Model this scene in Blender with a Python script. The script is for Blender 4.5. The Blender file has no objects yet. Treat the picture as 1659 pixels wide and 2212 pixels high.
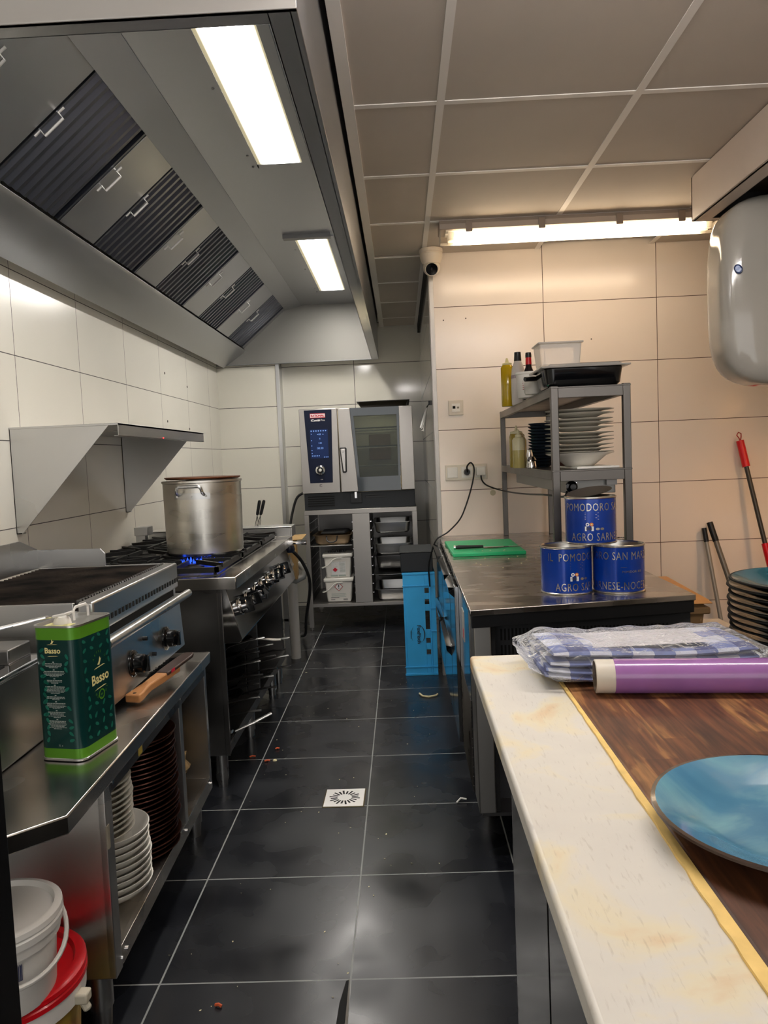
import bpy, bmesh, math, random
from mathutils import Vector, Matrix
random.seed(7)
PI = math.pi
sc = bpy.context.scene
col = sc.collection

# ------------------------------------------------------------------ camera
H_CAM = 1.2157
yaw, pitch, roll = .0253, -.0705, -.0422
f_ = Vector((-math.sin(yaw)*math.cos(pitch), math.cos(yaw)*math.cos(pitch), math.sin(pitch)))
r0 = Vector((math.cos(yaw), math.sin(yaw), 0)); u0 = r0.cross(f_)
r_ = math.cos(roll)*r0 + math.sin(roll)*u0
u_ = -math.sin(roll)*r0 + math.cos(roll)*u0
cd = bpy.data.cameras.new('camera'); cam = bpy.data.objects.new('camera', cd); col.objects.link(cam)
m4 = Matrix((r_, u_, -f_)).transposed().to_4x4(); m4.translation = (0, 0, H_CAM)
cam.matrix_world = m4
cd.sensor_fit = 'VERTICAL'; cd.sensor_height = 36; cd.lens = 1665.48/2212*36
cd.clip_start = .02; cd.clip_end = 50
sc.camera = cam
# ------------------------------------------------------------------ light levels and exposure
sc.view_settings.view_transform = 'Standard'; sc.view_settings.look = 'None'
sc.view_settings.exposure = 1.2; sc.view_settings.gamma = 1.0; sc.view_settings.use_curve_mapping = False
HOOD_LIGHT = 13.0      # emission of the two diffusers inside the hood
TUBE_LIGHT = 7.0      # emission of the ceiling tubes
WARM_LIGHT = 75.0  # emission of the added warm lamp outside the frame
WORLD = .75
w = bpy.data.worlds.new('world'); sc.world = w; w.use_nodes = True
w.node_tree.nodes['Background'].inputs[0].default_value = (1, .97, .94, 1)
w.node_tree.nodes['Background'].inputs[1].default_value = WORLD

# ------------------------------------------------------------------ materials
def lin(h):
    h = h.lstrip('#'); c = [int(h[i:i+2], 16)/255 for i in (0, 2, 4)]
    return tuple((x/12.92 if x <= .04045 else ((x+.055)/1.055)**2.4) for x in c)+(1,)
def newmat(name):
    m = bpy.data.materials.new(name); m.use_nodes = True
    return m, m.node_tree, m.node_tree.nodes['Principled BSDF']
def N(nt, t, **k):
    n = nt.nodes.new(t)
    for a, b in k.items(): setattr(n, a, b)
    return n
def P(name, c, rough=.5, metal=0, var=.0, vs=8, c2=None, bump=0, bs=60, stretch=None, emit=0, trans=0, alpha=1, coat=0, ior=1.45, rvar=0):
    m, nt, b = newmat(name)
    c = lin(c) if isinstance(c, str) else tuple(c)+(1,)
    b.inputs['Base Color'].default_value = c
    b.inputs['Roughness'].default_value = rough; b.inputs['Metallic'].default_value = metal
    b.inputs['IOR'].default_value = ior
    if coat: b.inputs['Coat Weight'].default_value = coat; b.inputs['Coat Roughness'].default_value = .08
    if trans: b.inputs['Transmission Weight'].default_value = trans
    if alpha < 1: b.inputs['Alpha'].default_value = alpha
    if emit: b.inputs['Emission Color'].default_value = c; b.inputs['Emission Strength'].default_value = emit
    tc = N(nt, 'ShaderNodeTexCoord'); mp = N(nt, 'ShaderNodeMapping')
    nt.links.new(tc.outputs['Object'], mp.inputs[0])
    if stretch: mp.inputs['Scale'].default_value = stretch
    if var or c2 or rvar:
        n = N(nt, 'ShaderNodeTexNoise'); n.inputs['Scale'].default_value = vs; n.inputs['Detail'].default_value = 2.5 if metal else 5; n.inputs['Roughness'].default_value = .4 if metal else .5
        nt.links.new(mp.outputs[0], n.inputs['Vector'])
        if var or c2:
            r = N(nt, 'ShaderNodeValToRGB'); nt.links.new(n.outputs['Fac'], r.inputs[0])
            r.color_ramp.elements[0].position = .32; r.color_ramp.elements[1].position = .68
            if c2: d = lin(c2)
            else: d = tuple(min(1, x*(1+var)) for x in c[:3])+(1,)
            r.color_ramp.elements[0].color = tuple(x*(1-var) for x in c[:3])+(1,)
            r.color_ramp.elements[1].color = d
            nt.links.new(r.outputs[0], b.inputs['Base Color'])
        if rvar:
            q = N(nt, 'ShaderNodeMapRange'); nt.links.new(n.outputs['Fac'], q.inputs[0])
            q.inputs[1].default_value = .3; q.inputs[2].default_value = .7
            q.inputs[3].default_value = max(.02, rough-rvar); q.inputs[4].default_value = rough+rvar
            nt.links.new(q.outputs[0], b.inputs['Roughness'])
    if bump:
        n = N(nt, 'ShaderNodeTexNoise'); n.inputs['Scale'].default_value = bs; n.inputs['Detail'].default_value = 4
        nt.links.new(mp.outputs[0], n.inputs['Vector'])
        q = N(nt, 'ShaderNodeBump'); q.inputs['Strength'].default_value = bump; q.inputs['Distance'].default_value = .004
        nt.links.new(n.outputs['Fac'], q.inputs['Height']); nt.links.new(q.outputs[0], b.inputs['Normal'])
    return m
def gridmat(name, axes, size, off, gap, c, grout, rough, var=.04, bump=.3, rvar=.0, vs=3, grough=.8):
    """tiles drawn along two object axes, with dark or light joints"""
    m, nt, b = newmat(name)
    tc = N(nt, 'ShaderNodeTexCoord'); sp = N(nt, 'ShaderNodeSeparateXYZ'); nt.links.new(tc.outputs['Object'], sp.inputs[0])
    outs = []
    ids = []
    for ax, s, o in zip(axes, size, off):
        a = N(nt, 'ShaderNodeMath', operation='SUBTRACT'); nt.links.new(sp.outputs[ax], a.inputs[0]); a.inputs[1].default_value = o-100*s
        d = N(nt, 'ShaderNodeMath', operation='DIVIDE'); nt.links.new(a.outputs[0], d.inputs[0]); d.inputs[1].default_value = s
        fl = N(nt, 'ShaderNodeMath', operation='FLOOR'); nt.links.new(d.outputs[0], fl.inputs[0]); ids.append(fl)
        fr = N(nt, 'ShaderNodeMath', operation='FRACT'); nt.links.new(d.outputs[0], fr.inputs[0])
        p = N(nt, 'ShaderNodeMath', operation='PINGPONG'); nt.links.new(d.outputs[0], p.inputs[0]); p.inputs[1].default_value = .5
        l = N(nt, 'ShaderNodeMath', operation='LESS_THAN'); nt.links.new(p.outputs[0], l.inputs[0]); l.inputs[1].default_value = gap/2/s
        outs.append(l)
    mx = N(nt, 'ShaderNodeMath', operation='MAXIMUM'); nt.links.new(outs[0].outputs[0], mx.inputs[0]); nt.links.new(outs[1].outputs[0], mx.inputs[1])
    cb = N(nt, 'ShaderNodeCombineXYZ'); nt.links.new(ids[0].outputs[0], cb.inputs[0]); nt.links.new(ids[1].outputs[0], cb.inputs[1])
    wn = N(nt, 'ShaderNodeTexWhiteNoise'); nt.links.new(cb.outputs[0], wn.inputs['Vector'])
    no = N(nt, 'ShaderNodeTexNoise'); no.inputs['Scale'].default_value = vs; no.inputs['Detail'].default_value = 3; no.inputs['Roughness'].default_value = .5
    nt.links.new(tc.outputs['Object'], no.inputs['Vector'])
    sm = N(nt, 'ShaderNodeMath', operation='ADD'); nt.links.new(no.outputs['Fac'], sm.inputs[0])
    ml = N(nt, 'ShaderNodeMath', operation='MULTIPLY'); nt.links.new(wn.outputs['Value'], ml.inputs[0]); ml.inputs[1].default_value = .25
    nt.links.new(ml.outputs[0], sm.inputs[1])
    rp = N(nt, 'ShaderNodeMapRange'); nt.links.new(sm.outputs[0], rp.inputs[0]); rp.inputs[1].default_value = .35; rp.inputs[2].default_value = .9
    rp.inputs[3].default_value = 1-var; rp.inputs[4].default_value = 1+var
    vm = N(nt, 'ShaderNodeVectorMath', operation='SCALE'); vm.inputs[0].default_value = lin(c)[:3]; nt.links.new(rp.outputs[0], vm.inputs['Scale'])
    mix = N(nt, 'ShaderNodeMix', data_type='RGBA'); nt.links.new(mx.outputs[0], mix.inputs['Factor']); nt.links.new(vm.outputs[0], mix.inputs['A'])
    mix.inputs['B'].default_value = lin(grout)
    nt.links.new(mix.outputs['Result'], b.inputs['Base Color'])
    rr = N(nt, 'ShaderNodeMapRange'); nt.links.new(no.outputs['Fac'], rr.inputs[0]); rr.inputs[1].default_value = .3; rr.inputs[2].default_value = .7
    rr.inputs[3].default_value = max(.02, rough-rvar); rr.inputs[4].default_value = rough+rvar
    mr = N(nt, 'ShaderNodeMix', data_type='FLOAT'); nt.links.new(mx.outputs[0], mr.inputs['Factor']); nt.links.new(rr.outputs[0], mr.inputs['A']); mr.inputs['B'].default_value = grough
    nt.links.new(mr.outputs['Result'], b.inputs['Roughness'])
    inv = N(nt, 'ShaderNodeMath', operation='SUBTRACT'); inv.inputs[0].default_value = 1; nt.links.new(mx.outputs[0], inv.inputs[1])
    n2 = N(nt, 'ShaderNodeTexNoise'); n2.inputs['Scale'].default_value = 2.2; n2.inputs['Detail'].default_value = 1; nt.links.new(tc.outputs['Object'], n2.inputs['Vector'])
    ad = N(nt, 'ShaderNodeMath', operation='ADD'); nt.links.new(inv.outputs[0], ad.inputs[0]); nt.links.new(n2.outputs['Fac'], ad.inputs[1])
    bp = N(nt, 'ShaderNodeBump'); bp.inputs['Strength'].default_value = bump; bp.inputs['Distance'].default_value = .002
    nt.links.new(ad.outputs[0], bp.inputs['Height']); nt.links.new(bp.outputs[0], b.inputs['Normal'])
    return m
def emat(name, c, s):
    m = bpy.data.materials.new(name); m.use_nodes = True; nt = m.node_tree; nt.nodes.clear()
    e = N(nt, 'ShaderNodeEmission'); e.inputs[0].default_value = lin(c); e.inputs[1].default_value = s
    o = N(nt, 'ShaderNodeOutputMaterial'); nt.links.new(e.outputs[0], o.inputs[0]); return m
def clearmat(name, c='#ffffff', a=.12, rough=.05, bump=0, bs=30):
    """thin clear plastic or glass: mostly see-through with a glossy skin"""
    m = bpy.data.materials.new(name); m.use_nodes = True; nt = m.node_tree; nt.nodes.clear()
    t = N(nt, 'ShaderNodeBsdfTransparent'); t.inputs[0].default_value = lin(c)
    g = N(nt, 'ShaderNodeBsdfPrincipled'); g.inputs['Base Color'].default_value = lin(c); g.inputs['Roughness'].default_value = rough
    fr = N(nt, 'ShaderNodeFresnel'); fr.inputs[0].default_value = 1.4
    ad = N(nt, 'ShaderNodeMath', operation='ADD'); nt.links.new(fr.outputs[0], ad.inputs[0]); ad.inputs[1].default_value = a; ad.use_clamp = True
    mx = N(nt, 'ShaderNodeMixShader'); nt.links.new(ad.outputs[0], mx.inputs[0]); nt.links.new(t.outputs[0], mx.inputs[1]); nt.links.new(g.outputs[0], mx.inputs[2])
    if bump:
        tc = N(nt, 'ShaderNodeTexCoord'); n = N(nt, 'ShaderNodeTexNoise'); n.inputs['Scale'].default_value = bs; n.inputs['Detail'].default_value = 3; n.inputs['Distortion'].default_value = 1.5
        nt.links.new(tc.outputs['Object'], n.inputs['Vector']); q = N(nt, 'ShaderNodeBump'); q.inputs['Strength'].default_value = bump; q.inputs['Distance'].default_value = .01
        nt.links.new(n.outputs['Fac'], q.inputs['Height']); nt.links.new(q.outputs[0], g.inputs['Normal']); nt.links.new(q.outputs[0], fr.inputs['Normal'])
    o = N(nt, 'ShaderNodeOutputMaterial'); nt.links.new(mx.outputs[0], o.inputs[0]); return m

steel = P('brushed_steel', (.56, .56, .55), .30, 1, var=.05, vs=2.5, rvar=.04)
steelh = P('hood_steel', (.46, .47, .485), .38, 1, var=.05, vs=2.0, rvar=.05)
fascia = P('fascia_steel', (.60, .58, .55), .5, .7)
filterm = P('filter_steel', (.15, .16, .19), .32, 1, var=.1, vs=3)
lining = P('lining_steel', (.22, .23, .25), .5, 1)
steelw = P('worn_steel_top', (.56, .53, .49), .24, 1, var=.10, vs=5, rvar=.07, bump=.06, bs=14)
steeld = P('dark_steel', (.20, .195, .19), .34, 1, var=.2, vs=5, rvar=.08)
steelm = P('polished_steel', (.46, .46, .46), .10, 1, var=.05, vs=4)
steelo = P('warm_steel', (.42, .40, .375), .40, 1, var=.04, vs=3, rvar=.04)
chrome = P('chrome', (.75, .75, .76), .08, 1)
alu = P('aluminium_pot', (.62, .60, .55), .30, 1, var=.12, vs=4, stretch=(1, 1, 4), rvar=.06)
iron = P('cast_iron', '#141414', .45, 0, var=.3, vs=30, bump=.2)
grimy = P('grimy_grate', '#1c1a19', .5, .5, c2='#4a4038', vs=9, bump=.4, bs=40)
blackp = P('black_plastic', '#121315', .38)
blackg = P('black_gloss', '#0b0c0e', .12)
darkp = P('dark_grey_plastic', '#1e2226', .5)
gap = P('dark_void', '#050505', .8)
whitep = P('white_plastic', '#e6e3dc', .35)
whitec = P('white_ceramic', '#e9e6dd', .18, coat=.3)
greyc = P('pale_grey_ceramic', '#d6d3c8', .2, coat=.3)  # even grey-white glaze of the small bowls and dinner plates
darkc = P('navy_ceramic', '#2c3644', .3, coat=.2)
brownp = P('brown_pan_steel', '#2b1712', .35, .6, var=.3, vs=12)
redbrown = P('red_brown_rim', '#7a2a1c', .35, .5)
red = P('red_plastic', '#d2101c', .3, coat=.2)
navy = P('panel_blue', '#0c1630', .4, ior=1.3)
glassd = P('oven_glass', '#3c4348', .06, 0, coat=.4)
yellowoil = P('yellow_oil', '#b99a0c', .15, coat=.5)
paleoil = P('pale_oil', '#b5a868', .2, coat=.4)
bluecan = P('blue_can_label', '#0b3a9c', .25, .25, var=.08, vs=20, coat=.3)
silver = P('silver_print', (.62, .60, .55), .25, 1)
bluecr = P('blue_crate_plastic', '#3cb2f2', .42, var=.06, vs=6)
greenb = P('green_board', '#17a468', .4, var=.05, vs=14, bump=.1, bs=90)
greent = P('tin_green', '#0c3b38', .28, .3, var=.12, vs=5, coat=.25)
leafg = P('tin_leaf', '#1c7460', .3, .2)
limeg = P('tin_lime', '#5c9a24', .3, .2)
cream = P('cream_print', '#ecdf9a', .4)
greyprint = P('grey_print', '#a9b4ad', .5)
inkprint = P('ink_print', '#2a2e38', .5)
redprint = P('red_print', '#c8283c', .4)
orangeprint = P('orange_print', '#e08040', .4)
whiteprint = P('white_print', '#f0f0ee', .4)
woodh = P('handle_wood', '#b07a4a', .5, var=.12, vs=5, stretch=(2, 14, 14))
carton = P('cardboard', '#a88958', .75, var=.1, vs=8)
paperb = P('brown_paper', '#a48a60', .75, var=.15, vs=10)
paperw = P('white_paper', '#dcdad8', .7)
beigep = P('beige_plastic', '#8d6f4a', .45, var=.05, vs=5)
beigel = P('beige_lid', '#b98a55', .4)
rubber = P('black_rubber', '#0a0a0b', .45)
foodo = P('orange_scrap', '#c8562a', .6)
foodw = P('pale_scrap', '#d9cfa4', .6)
sauce = P('tomato_sauce', '#9a3a14', .35, var=.3, vs=25)
whitesteel = P('white_enamel', '#b4b0a6', .10, 0, coat=.6, var=.02, vs=2)
duct = P('painted_duct', '#cfc0b4', .4, var=.04, vs=4)
marble = None
mopg = P('mop_pole', '#4d4a45', .35, .6)
flame = emat('gas_flame', '#2a55ff', .9)
led = emat('red_led', '#ff3030', 3)
glyph = emat('screen_glyph', '#8fb6ff', .4)
scr = P('screen_glass', '#10244e', .35, emit=.12, ior=1.3)
hoodlamp = emat('hood_diffuser', '#fdf8f2', HOOD_LIGHT)
def diffuser_pattern(m):
    nt = m.node_tree; e = nt.nodes['Emission']; tc = N(nt, 'ShaderNodeTexCoord'); sp = N(nt, 'ShaderNodeSeparateXYZ'); nt.links.new(tc.outputs['Object'], sp.inputs[0])
    a = N(nt, 'ShaderNodeMath', operation='SUBTRACT'); nt.links.new(sp.outputs[0], a.inputs[0]); a.inputs[1].default_value = .350
    b = N(nt, 'ShaderNodeMath', operation='ABSOLUTE'); nt.links.new(a.outputs[0], b.inputs[0])
    r = N(nt, 'ShaderNodeMapRange', interpolation_type='SMOOTHSTEP'); nt.links.new(b.outputs[0], r.inputs[0]); r.inputs[1].default_value = .086; r.inputs[2].default_value = .050; r.inputs[3].default_value = .26; r.inputs[4].default_value = HOOD_LIGHT*1.35
    nt.links.new(r.outputs[0], e.inputs[1])
    q = N(nt, 'ShaderNodeMapRange'); nt.links.new(b.outputs[0], q.inputs[0]); q.inputs[1].default_value = .09; q.inputs[2].default_value = .055
    mx = N(nt, 'ShaderNodeMix', data_type='RGBA'); nt.links.new(q.outputs[0], mx.inputs['Factor']); mx.inputs['A'].default_value = lin('#f2e2b4'); mx.inputs['B'].default_value = lin('#fdf8f2'); nt.links.new(mx.outputs['Result'], e.inputs[0])
diffuser_pattern(hoodlamp)
coolfill = emat('cool_fill_glow', '#f6f6ff', TUBE_LIGHT*3.6)  # glow of the unseen tubes added as fill light
tubelamp = emat('tube_glow', '#ffead0', TUBE_LIGHT)
warmlamp = emat('added_warm_glow', '#ffc890', WARM_LIGHT)  # glow of the added, unseen warm lamp
clearc = clearmat('clear_cover', '#fffaf0', .04, .12)
clearb = clearmat('clear_tub', '#fffaf2', .38, .3)
clearl = clearmat('clear_lid', '#f4f0e8', .30, .1)
wrapm = clearmat('plastic_wrap', '#ffffff', .05, .10, bump=1.0, bs=38)
ovenglass = clearmat('oven_door_glass', '#98a0a2', .10, .06)

# marble-like white board with stains
def boardmat():
    m, nt, b = newmat('stained_white_board'); tc = N(nt, 'ShaderNodeTexCoord')
    n = N(nt, 'ShaderNodeTexNoise'); n.inputs['Scale'].default_value = 7; n.inputs['Detail'].default_value = 6; n.inputs['Distortion'].default_value = .6
    nt.links.new(tc.outputs['Object'], n.inputs['Vector'])
    r = N(nt, 'ShaderNodeValToRGB'); nt.links.new(n.outputs['Fac'], r.inputs[0])
    e = r.color_ramp.elements; e[0].position = .30; e[0].color = lin('#d4d0c8'); e[1].position = .5; e[1].color = lin('#dbd7cd')
    for p, c in ((.58, '#e2d8bc'), (.66, '#dcc09a'), (.76, '#cfa076')):
        x = e.new(p); x.color = lin(c)
    s = N(nt, 'ShaderNodeTexNoise'); s.inputs['Scale'].default_value = 10; s.inputs['Detail'].default_value = 8
    mp = N(nt, 'ShaderNodeMapping'); mp.inputs['Scale'].default_value = (30, 5, 1); mp.inputs['Rotation'].default_value = (0, 0, 1.3); nt.links.new(tc.outputs['Object'], mp.inputs[0]); nt.links.new(mp.outputs[0], s.inputs['Vector'])
    q = N(nt, 'ShaderNodeValToRGB'); nt.links.new(s.outputs['Fac'], q.inputs[0]); q.color_ramp.elements[0].position = .30; q.color_ramp.elements[0].color = (.55, .50, .45, 1); q.color_ramp.elements[1].position = .40; q.color_ramp.elements[1].color = (1, 1, 1, 1)
    mx = N(nt, 'ShaderNodeMix', data_type='RGBA', blend_type='MULTIPLY'); mx.inputs['Factor'].default_value = .3
    nt.links.new(r.outputs[0], mx.inputs['A']); nt.links.new(q.outputs[0], mx.inputs['B']); nt.links.new(mx.outputs['Result'], b.inputs['Base Color'])
    b.inputs['Roughness'].default_value = .42
    return m
board_m = boardmat()
def woodmat():
    m, nt, b = newmat('butcher_block_wood'); tc = N(nt, 'ShaderNodeTexCoord')
    sp = N(nt, 'ShaderNodeSeparateXYZ'); nt.links.new(tc.outputs['Object'], sp.inputs[0])
    dv = N(nt, 'ShaderNodeMath', operation='DIVIDE'); nt.links.new(sp.outputs[0], dv.inputs[0]); dv.inputs[1].default_value = .042
    fl = N(nt, 'ShaderNodeMath', operation='FLOOR'); nt.links.new(dv.outputs[0], fl.inputs[0])
    wn = N(nt, 'ShaderNodeTexWhiteNoise', noise_dimensions='1D'); nt.links.new(fl.outputs[0], wn.inputs['W'])
    a = N(nt, 'ShaderNodeMath', operation='ADD'); nt.links.new(sp.outputs[1], a.inputs[0]); nt.links.new(wn.outputs['Value'], a.inputs[1])
    d2 = N(nt, 'ShaderNodeMath', operation='DIVIDE'); nt.links.new(a.outputs[0], d2.inputs[0]); d2.inputs[1].default_value = .34
    f2 = N(nt, 'ShaderNodeMath', operation='FLOOR'); nt.links.new(d2.outputs[0], f2.inputs[0])
    cb = N(nt, 'ShaderNodeCombineXYZ'); nt.links.new(fl.outputs[0], cb.inputs[0]); nt.links.new(f2.outputs[0], cb.inputs[1])
    w2 = N(nt, 'ShaderNodeTexWhiteNoise'); nt.links.new(cb.outputs[0], w2.inputs['Vector'])
    mp = N(nt, 'ShaderNodeMapping'); mp.inputs['Scale'].default_value = (26, 3.2, 5); nt.links.new(tc.outputs['Object'], mp.inputs[0])
    n = N(nt, 'ShaderNodeTexNoise'); n.inputs['Scale'].default_value = 1.4; n.inputs['Detail'].default_value = 7; n.inputs['Distortion'].default_value = .5; nt.links.new(mp.outputs[0], n.inputs['Vector'])
    m1 = N(nt, 'ShaderNodeMath', operation='MULTIPLY'); nt.links.new(w2.outputs['Value'], m1.inputs[0]); m1.inputs[1].default_value = .22
    n3 = N(nt, 'ShaderNodeTexNoise'); n3.inputs['Scale'].default_value = 5; n3.inputs['Detail'].default_value = 3; nt.links.new(tc.outputs['Object'], n3.inputs['Vector'])
    m3 = N(nt, 'ShaderNodeMath', operation='MULTIPLY'); nt.links.new(n3.outputs['Fac'], m3.inputs[0]); m3.inputs[1].default_value = .5
    a2 = N(nt, 'ShaderNodeMath', operation='ADD'); nt.links.new(n.outputs['Fac'], a2.inputs[0]); nt.links.new(m1.outputs[0], a2.inputs[1])
    a3 = N(nt, 'ShaderNodeMath', operation='ADD'); nt.links.new(a2.outputs[0], a3.inputs[0]); nt.links.new(m3.outputs[0], a3.inputs[1])
    r = N(nt, 'ShaderNodeValToRGB'); nt.links.new(a3.outputs[0], r.inputs[0]); e = r.color_ramp.elements
    e[0].position = .50; e[0].color = lin('#2c150b'); e[1].position = 1.02; e[1].color = lin('#94663a')
    for p_, c_ in ((.70, '#54301a'), (.84, '#643a20'), (.95, '#714524')):
        x = e.new(p_); x.color = lin(c_)
    mg = N(nt, 'ShaderNodeMapping'); mg.inputs['Scale'].default_value = (16, 2.0, 4); mg.inputs['Rotation'].default_value = (0, 0, .12); nt.links.new(tc.outputs['Object'], mg.inputs[0])
    ng = N(nt, 'ShaderNodeTexNoise'); ng.inputs['Scale'].default_value = 1.0; ng.inputs['Detail'].default_value = 4; nt.links.new(mg.outputs[0], ng.inputs['Vector'])
    rg = N(nt, 'ShaderNodeMapRange'); nt.links.new(ng.outputs['Fac'], rg.inputs[0]); rg.inputs[1].default_value = .64; rg.inputs[2].default_value = .70; rg.inputs[3].default_value = 0; rg.inputs[4].default_value = .75
    mh = N(nt, 'ShaderNodeMapping'); mh.inputs['Scale'].default_value = (150, 9, 5); nt.links.new(tc.outputs['Object'], mh.inputs[0])
    nh = N(nt, 'ShaderNodeTexNoise'); nh.inputs['Scale'].default_value = 1.0; nh.inputs['Detail'].default_value = 5; nt.links.new(mh.outputs[0], nh.inputs['Vector'])
    rh = N(nt, 'ShaderNodeMapRange'); nt.links.new(nh.outputs['Fac'], rh.inputs[0]); rh.inputs[1].default_value = .35; rh.inputs[2].default_value = .65; rh.inputs[3].default_value = .55; rh.inputs[4].default_value = 1.25
    vs_ = N(nt, 'ShaderNodeVectorMath', operation='SCALE'); nt.links.new(r.outputs[0], vs_.inputs[0]); nt.links.new(rh.outputs[0], vs_.inputs['Scale'])
    mxg = N(nt, 'ShaderNodeMix', data_type='RGBA'); nt.links.new(rg.outputs[0], mxg.inputs['Factor']); nt.links.new(vs_.outputs[0], mxg.inputs['A']); mxg.inputs['B'].default_value = lin('#b08048')
    nt.links.new(mxg.outputs['Result'], b.inputs['Base Color']); b.inputs['Roughness'].default_value = .55
    bp = N(nt, 'ShaderNodeBump'); bp.inputs['Strength'].default_value = .15; bp.inputs['Distance'].default_value = .003; nt.links.new(n.outputs['Fac'], bp.inputs['Height']); nt.links.new(bp.outputs[0], b.inputs['Normal'])
    return m
wood_m = woodmat()
def checkmat():
    m, nt, b = newmat('blue_check_cloth'); tc = N(nt, 'ShaderNodeTexCoord')
    sp = N(nt, 'ShaderNodeSeparateXYZ'); nt.links.new(tc.outputs['Object'], sp.inputs[0])
    o = []
    for i, s in ((0, .034), (1, .034)):
        a = N(nt, 'ShaderNodeMath', operation='MULTIPLY'); nt.links.new(sp.outputs[i], a.inputs[0]); a.inputs[1].default_value = 2*PI/(s*2)
        q = N(nt, 'ShaderNodeMath', operation='SINE'); nt.links.new(a.outputs[0], q.inputs[0])
        g = N(nt, 'ShaderNodeMath', operation='GREATER_THAN'); nt.links.new(q.outputs[0], g.inputs[0]); g.inputs[1].default_value = 0
        o.append(g)
    ad = N(nt, 'ShaderNodeMath', operation='ADD'); nt.links.new(o[0].outputs[0], ad.inputs[0]); nt.links.new(o[1].outputs[0], ad.inputs[1])
    d = N(nt, 'ShaderNodeMath', operation='DIVIDE'); nt.links.new(ad.outputs[0], d.inputs[0]); d.inputs[1].default_value = 2
    r = N(nt, 'ShaderNodeValToRGB'); nt.links.new(d.outputs[0], r.inputs[0]); e = r.color_ramp.elements
    e[0].color = lin('#c6cad6'); e[1].color = lin('#2c3a78'); x = e.new(.5); x.color = lin('#6a78ac')
    nt.links.new(r.outputs[0], b.inputs['Base Color']); b.inputs['Roughness'].default_value = .8
    n = N(nt, 'ShaderNodeTexChecker'); n.inputs['Scale'].default_value = 400; nt.links.new(tc.outputs['Object'], n.inputs['Vector'])
    bp = N(nt, 'ShaderNodeBump'); bp.inputs['Strength'].default_value = .3; bp.inputs['Distance'].default_value = .001; nt.links.new(n.outputs['Fac'], bp.inputs['Height']); nt.links.new(bp.outputs[0], b.inputs['Normal'])
    return m
check_m = checkmat()
def platemat(name, c1, c2, c3):
    m, nt, b = newmat(name); tc = N(nt, 'ShaderNodeTexCoord')
    n = N(nt, 'ShaderNodeTexNoise'); n.inputs['Scale'].default_value = 9; n.inputs['Detail'].default_value = 5; n.inputs['Distortion'].default_value = 1.0; nt.links.new(tc.outputs['Object'], n.inputs['Vector'])
    r = N(nt, 'ShaderNodeValToRGB'); nt.links.new(n.outputs['Fac'], r.inputs[0]); e = r.color_ramp.elements
    e[0].position = .3; e[0].color = lin(c1); e[1].position = .7; e[1].color = lin(c3); x = e.new(.5); x.color = lin(c2)
    nt.links.new(r.outputs[0], b.inputs['Base Color']); b.inputs['Roughness'].default_value = .14
    b.inputs['Coat Weight'].default_value = .5; b.inputs['Coat Roughness'].default_value = .05
    return m
tealp = platemat('teal_glaze', '#44799a', '#5589a6', '#7eb0ba')
tealrim = P('brown_glaze_rim', '#3b2a20', .25, coat=.4)
blackstone = P('black_stoneware', '#161615', .5, var=.2, vs=10, ior=1.2)

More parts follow.
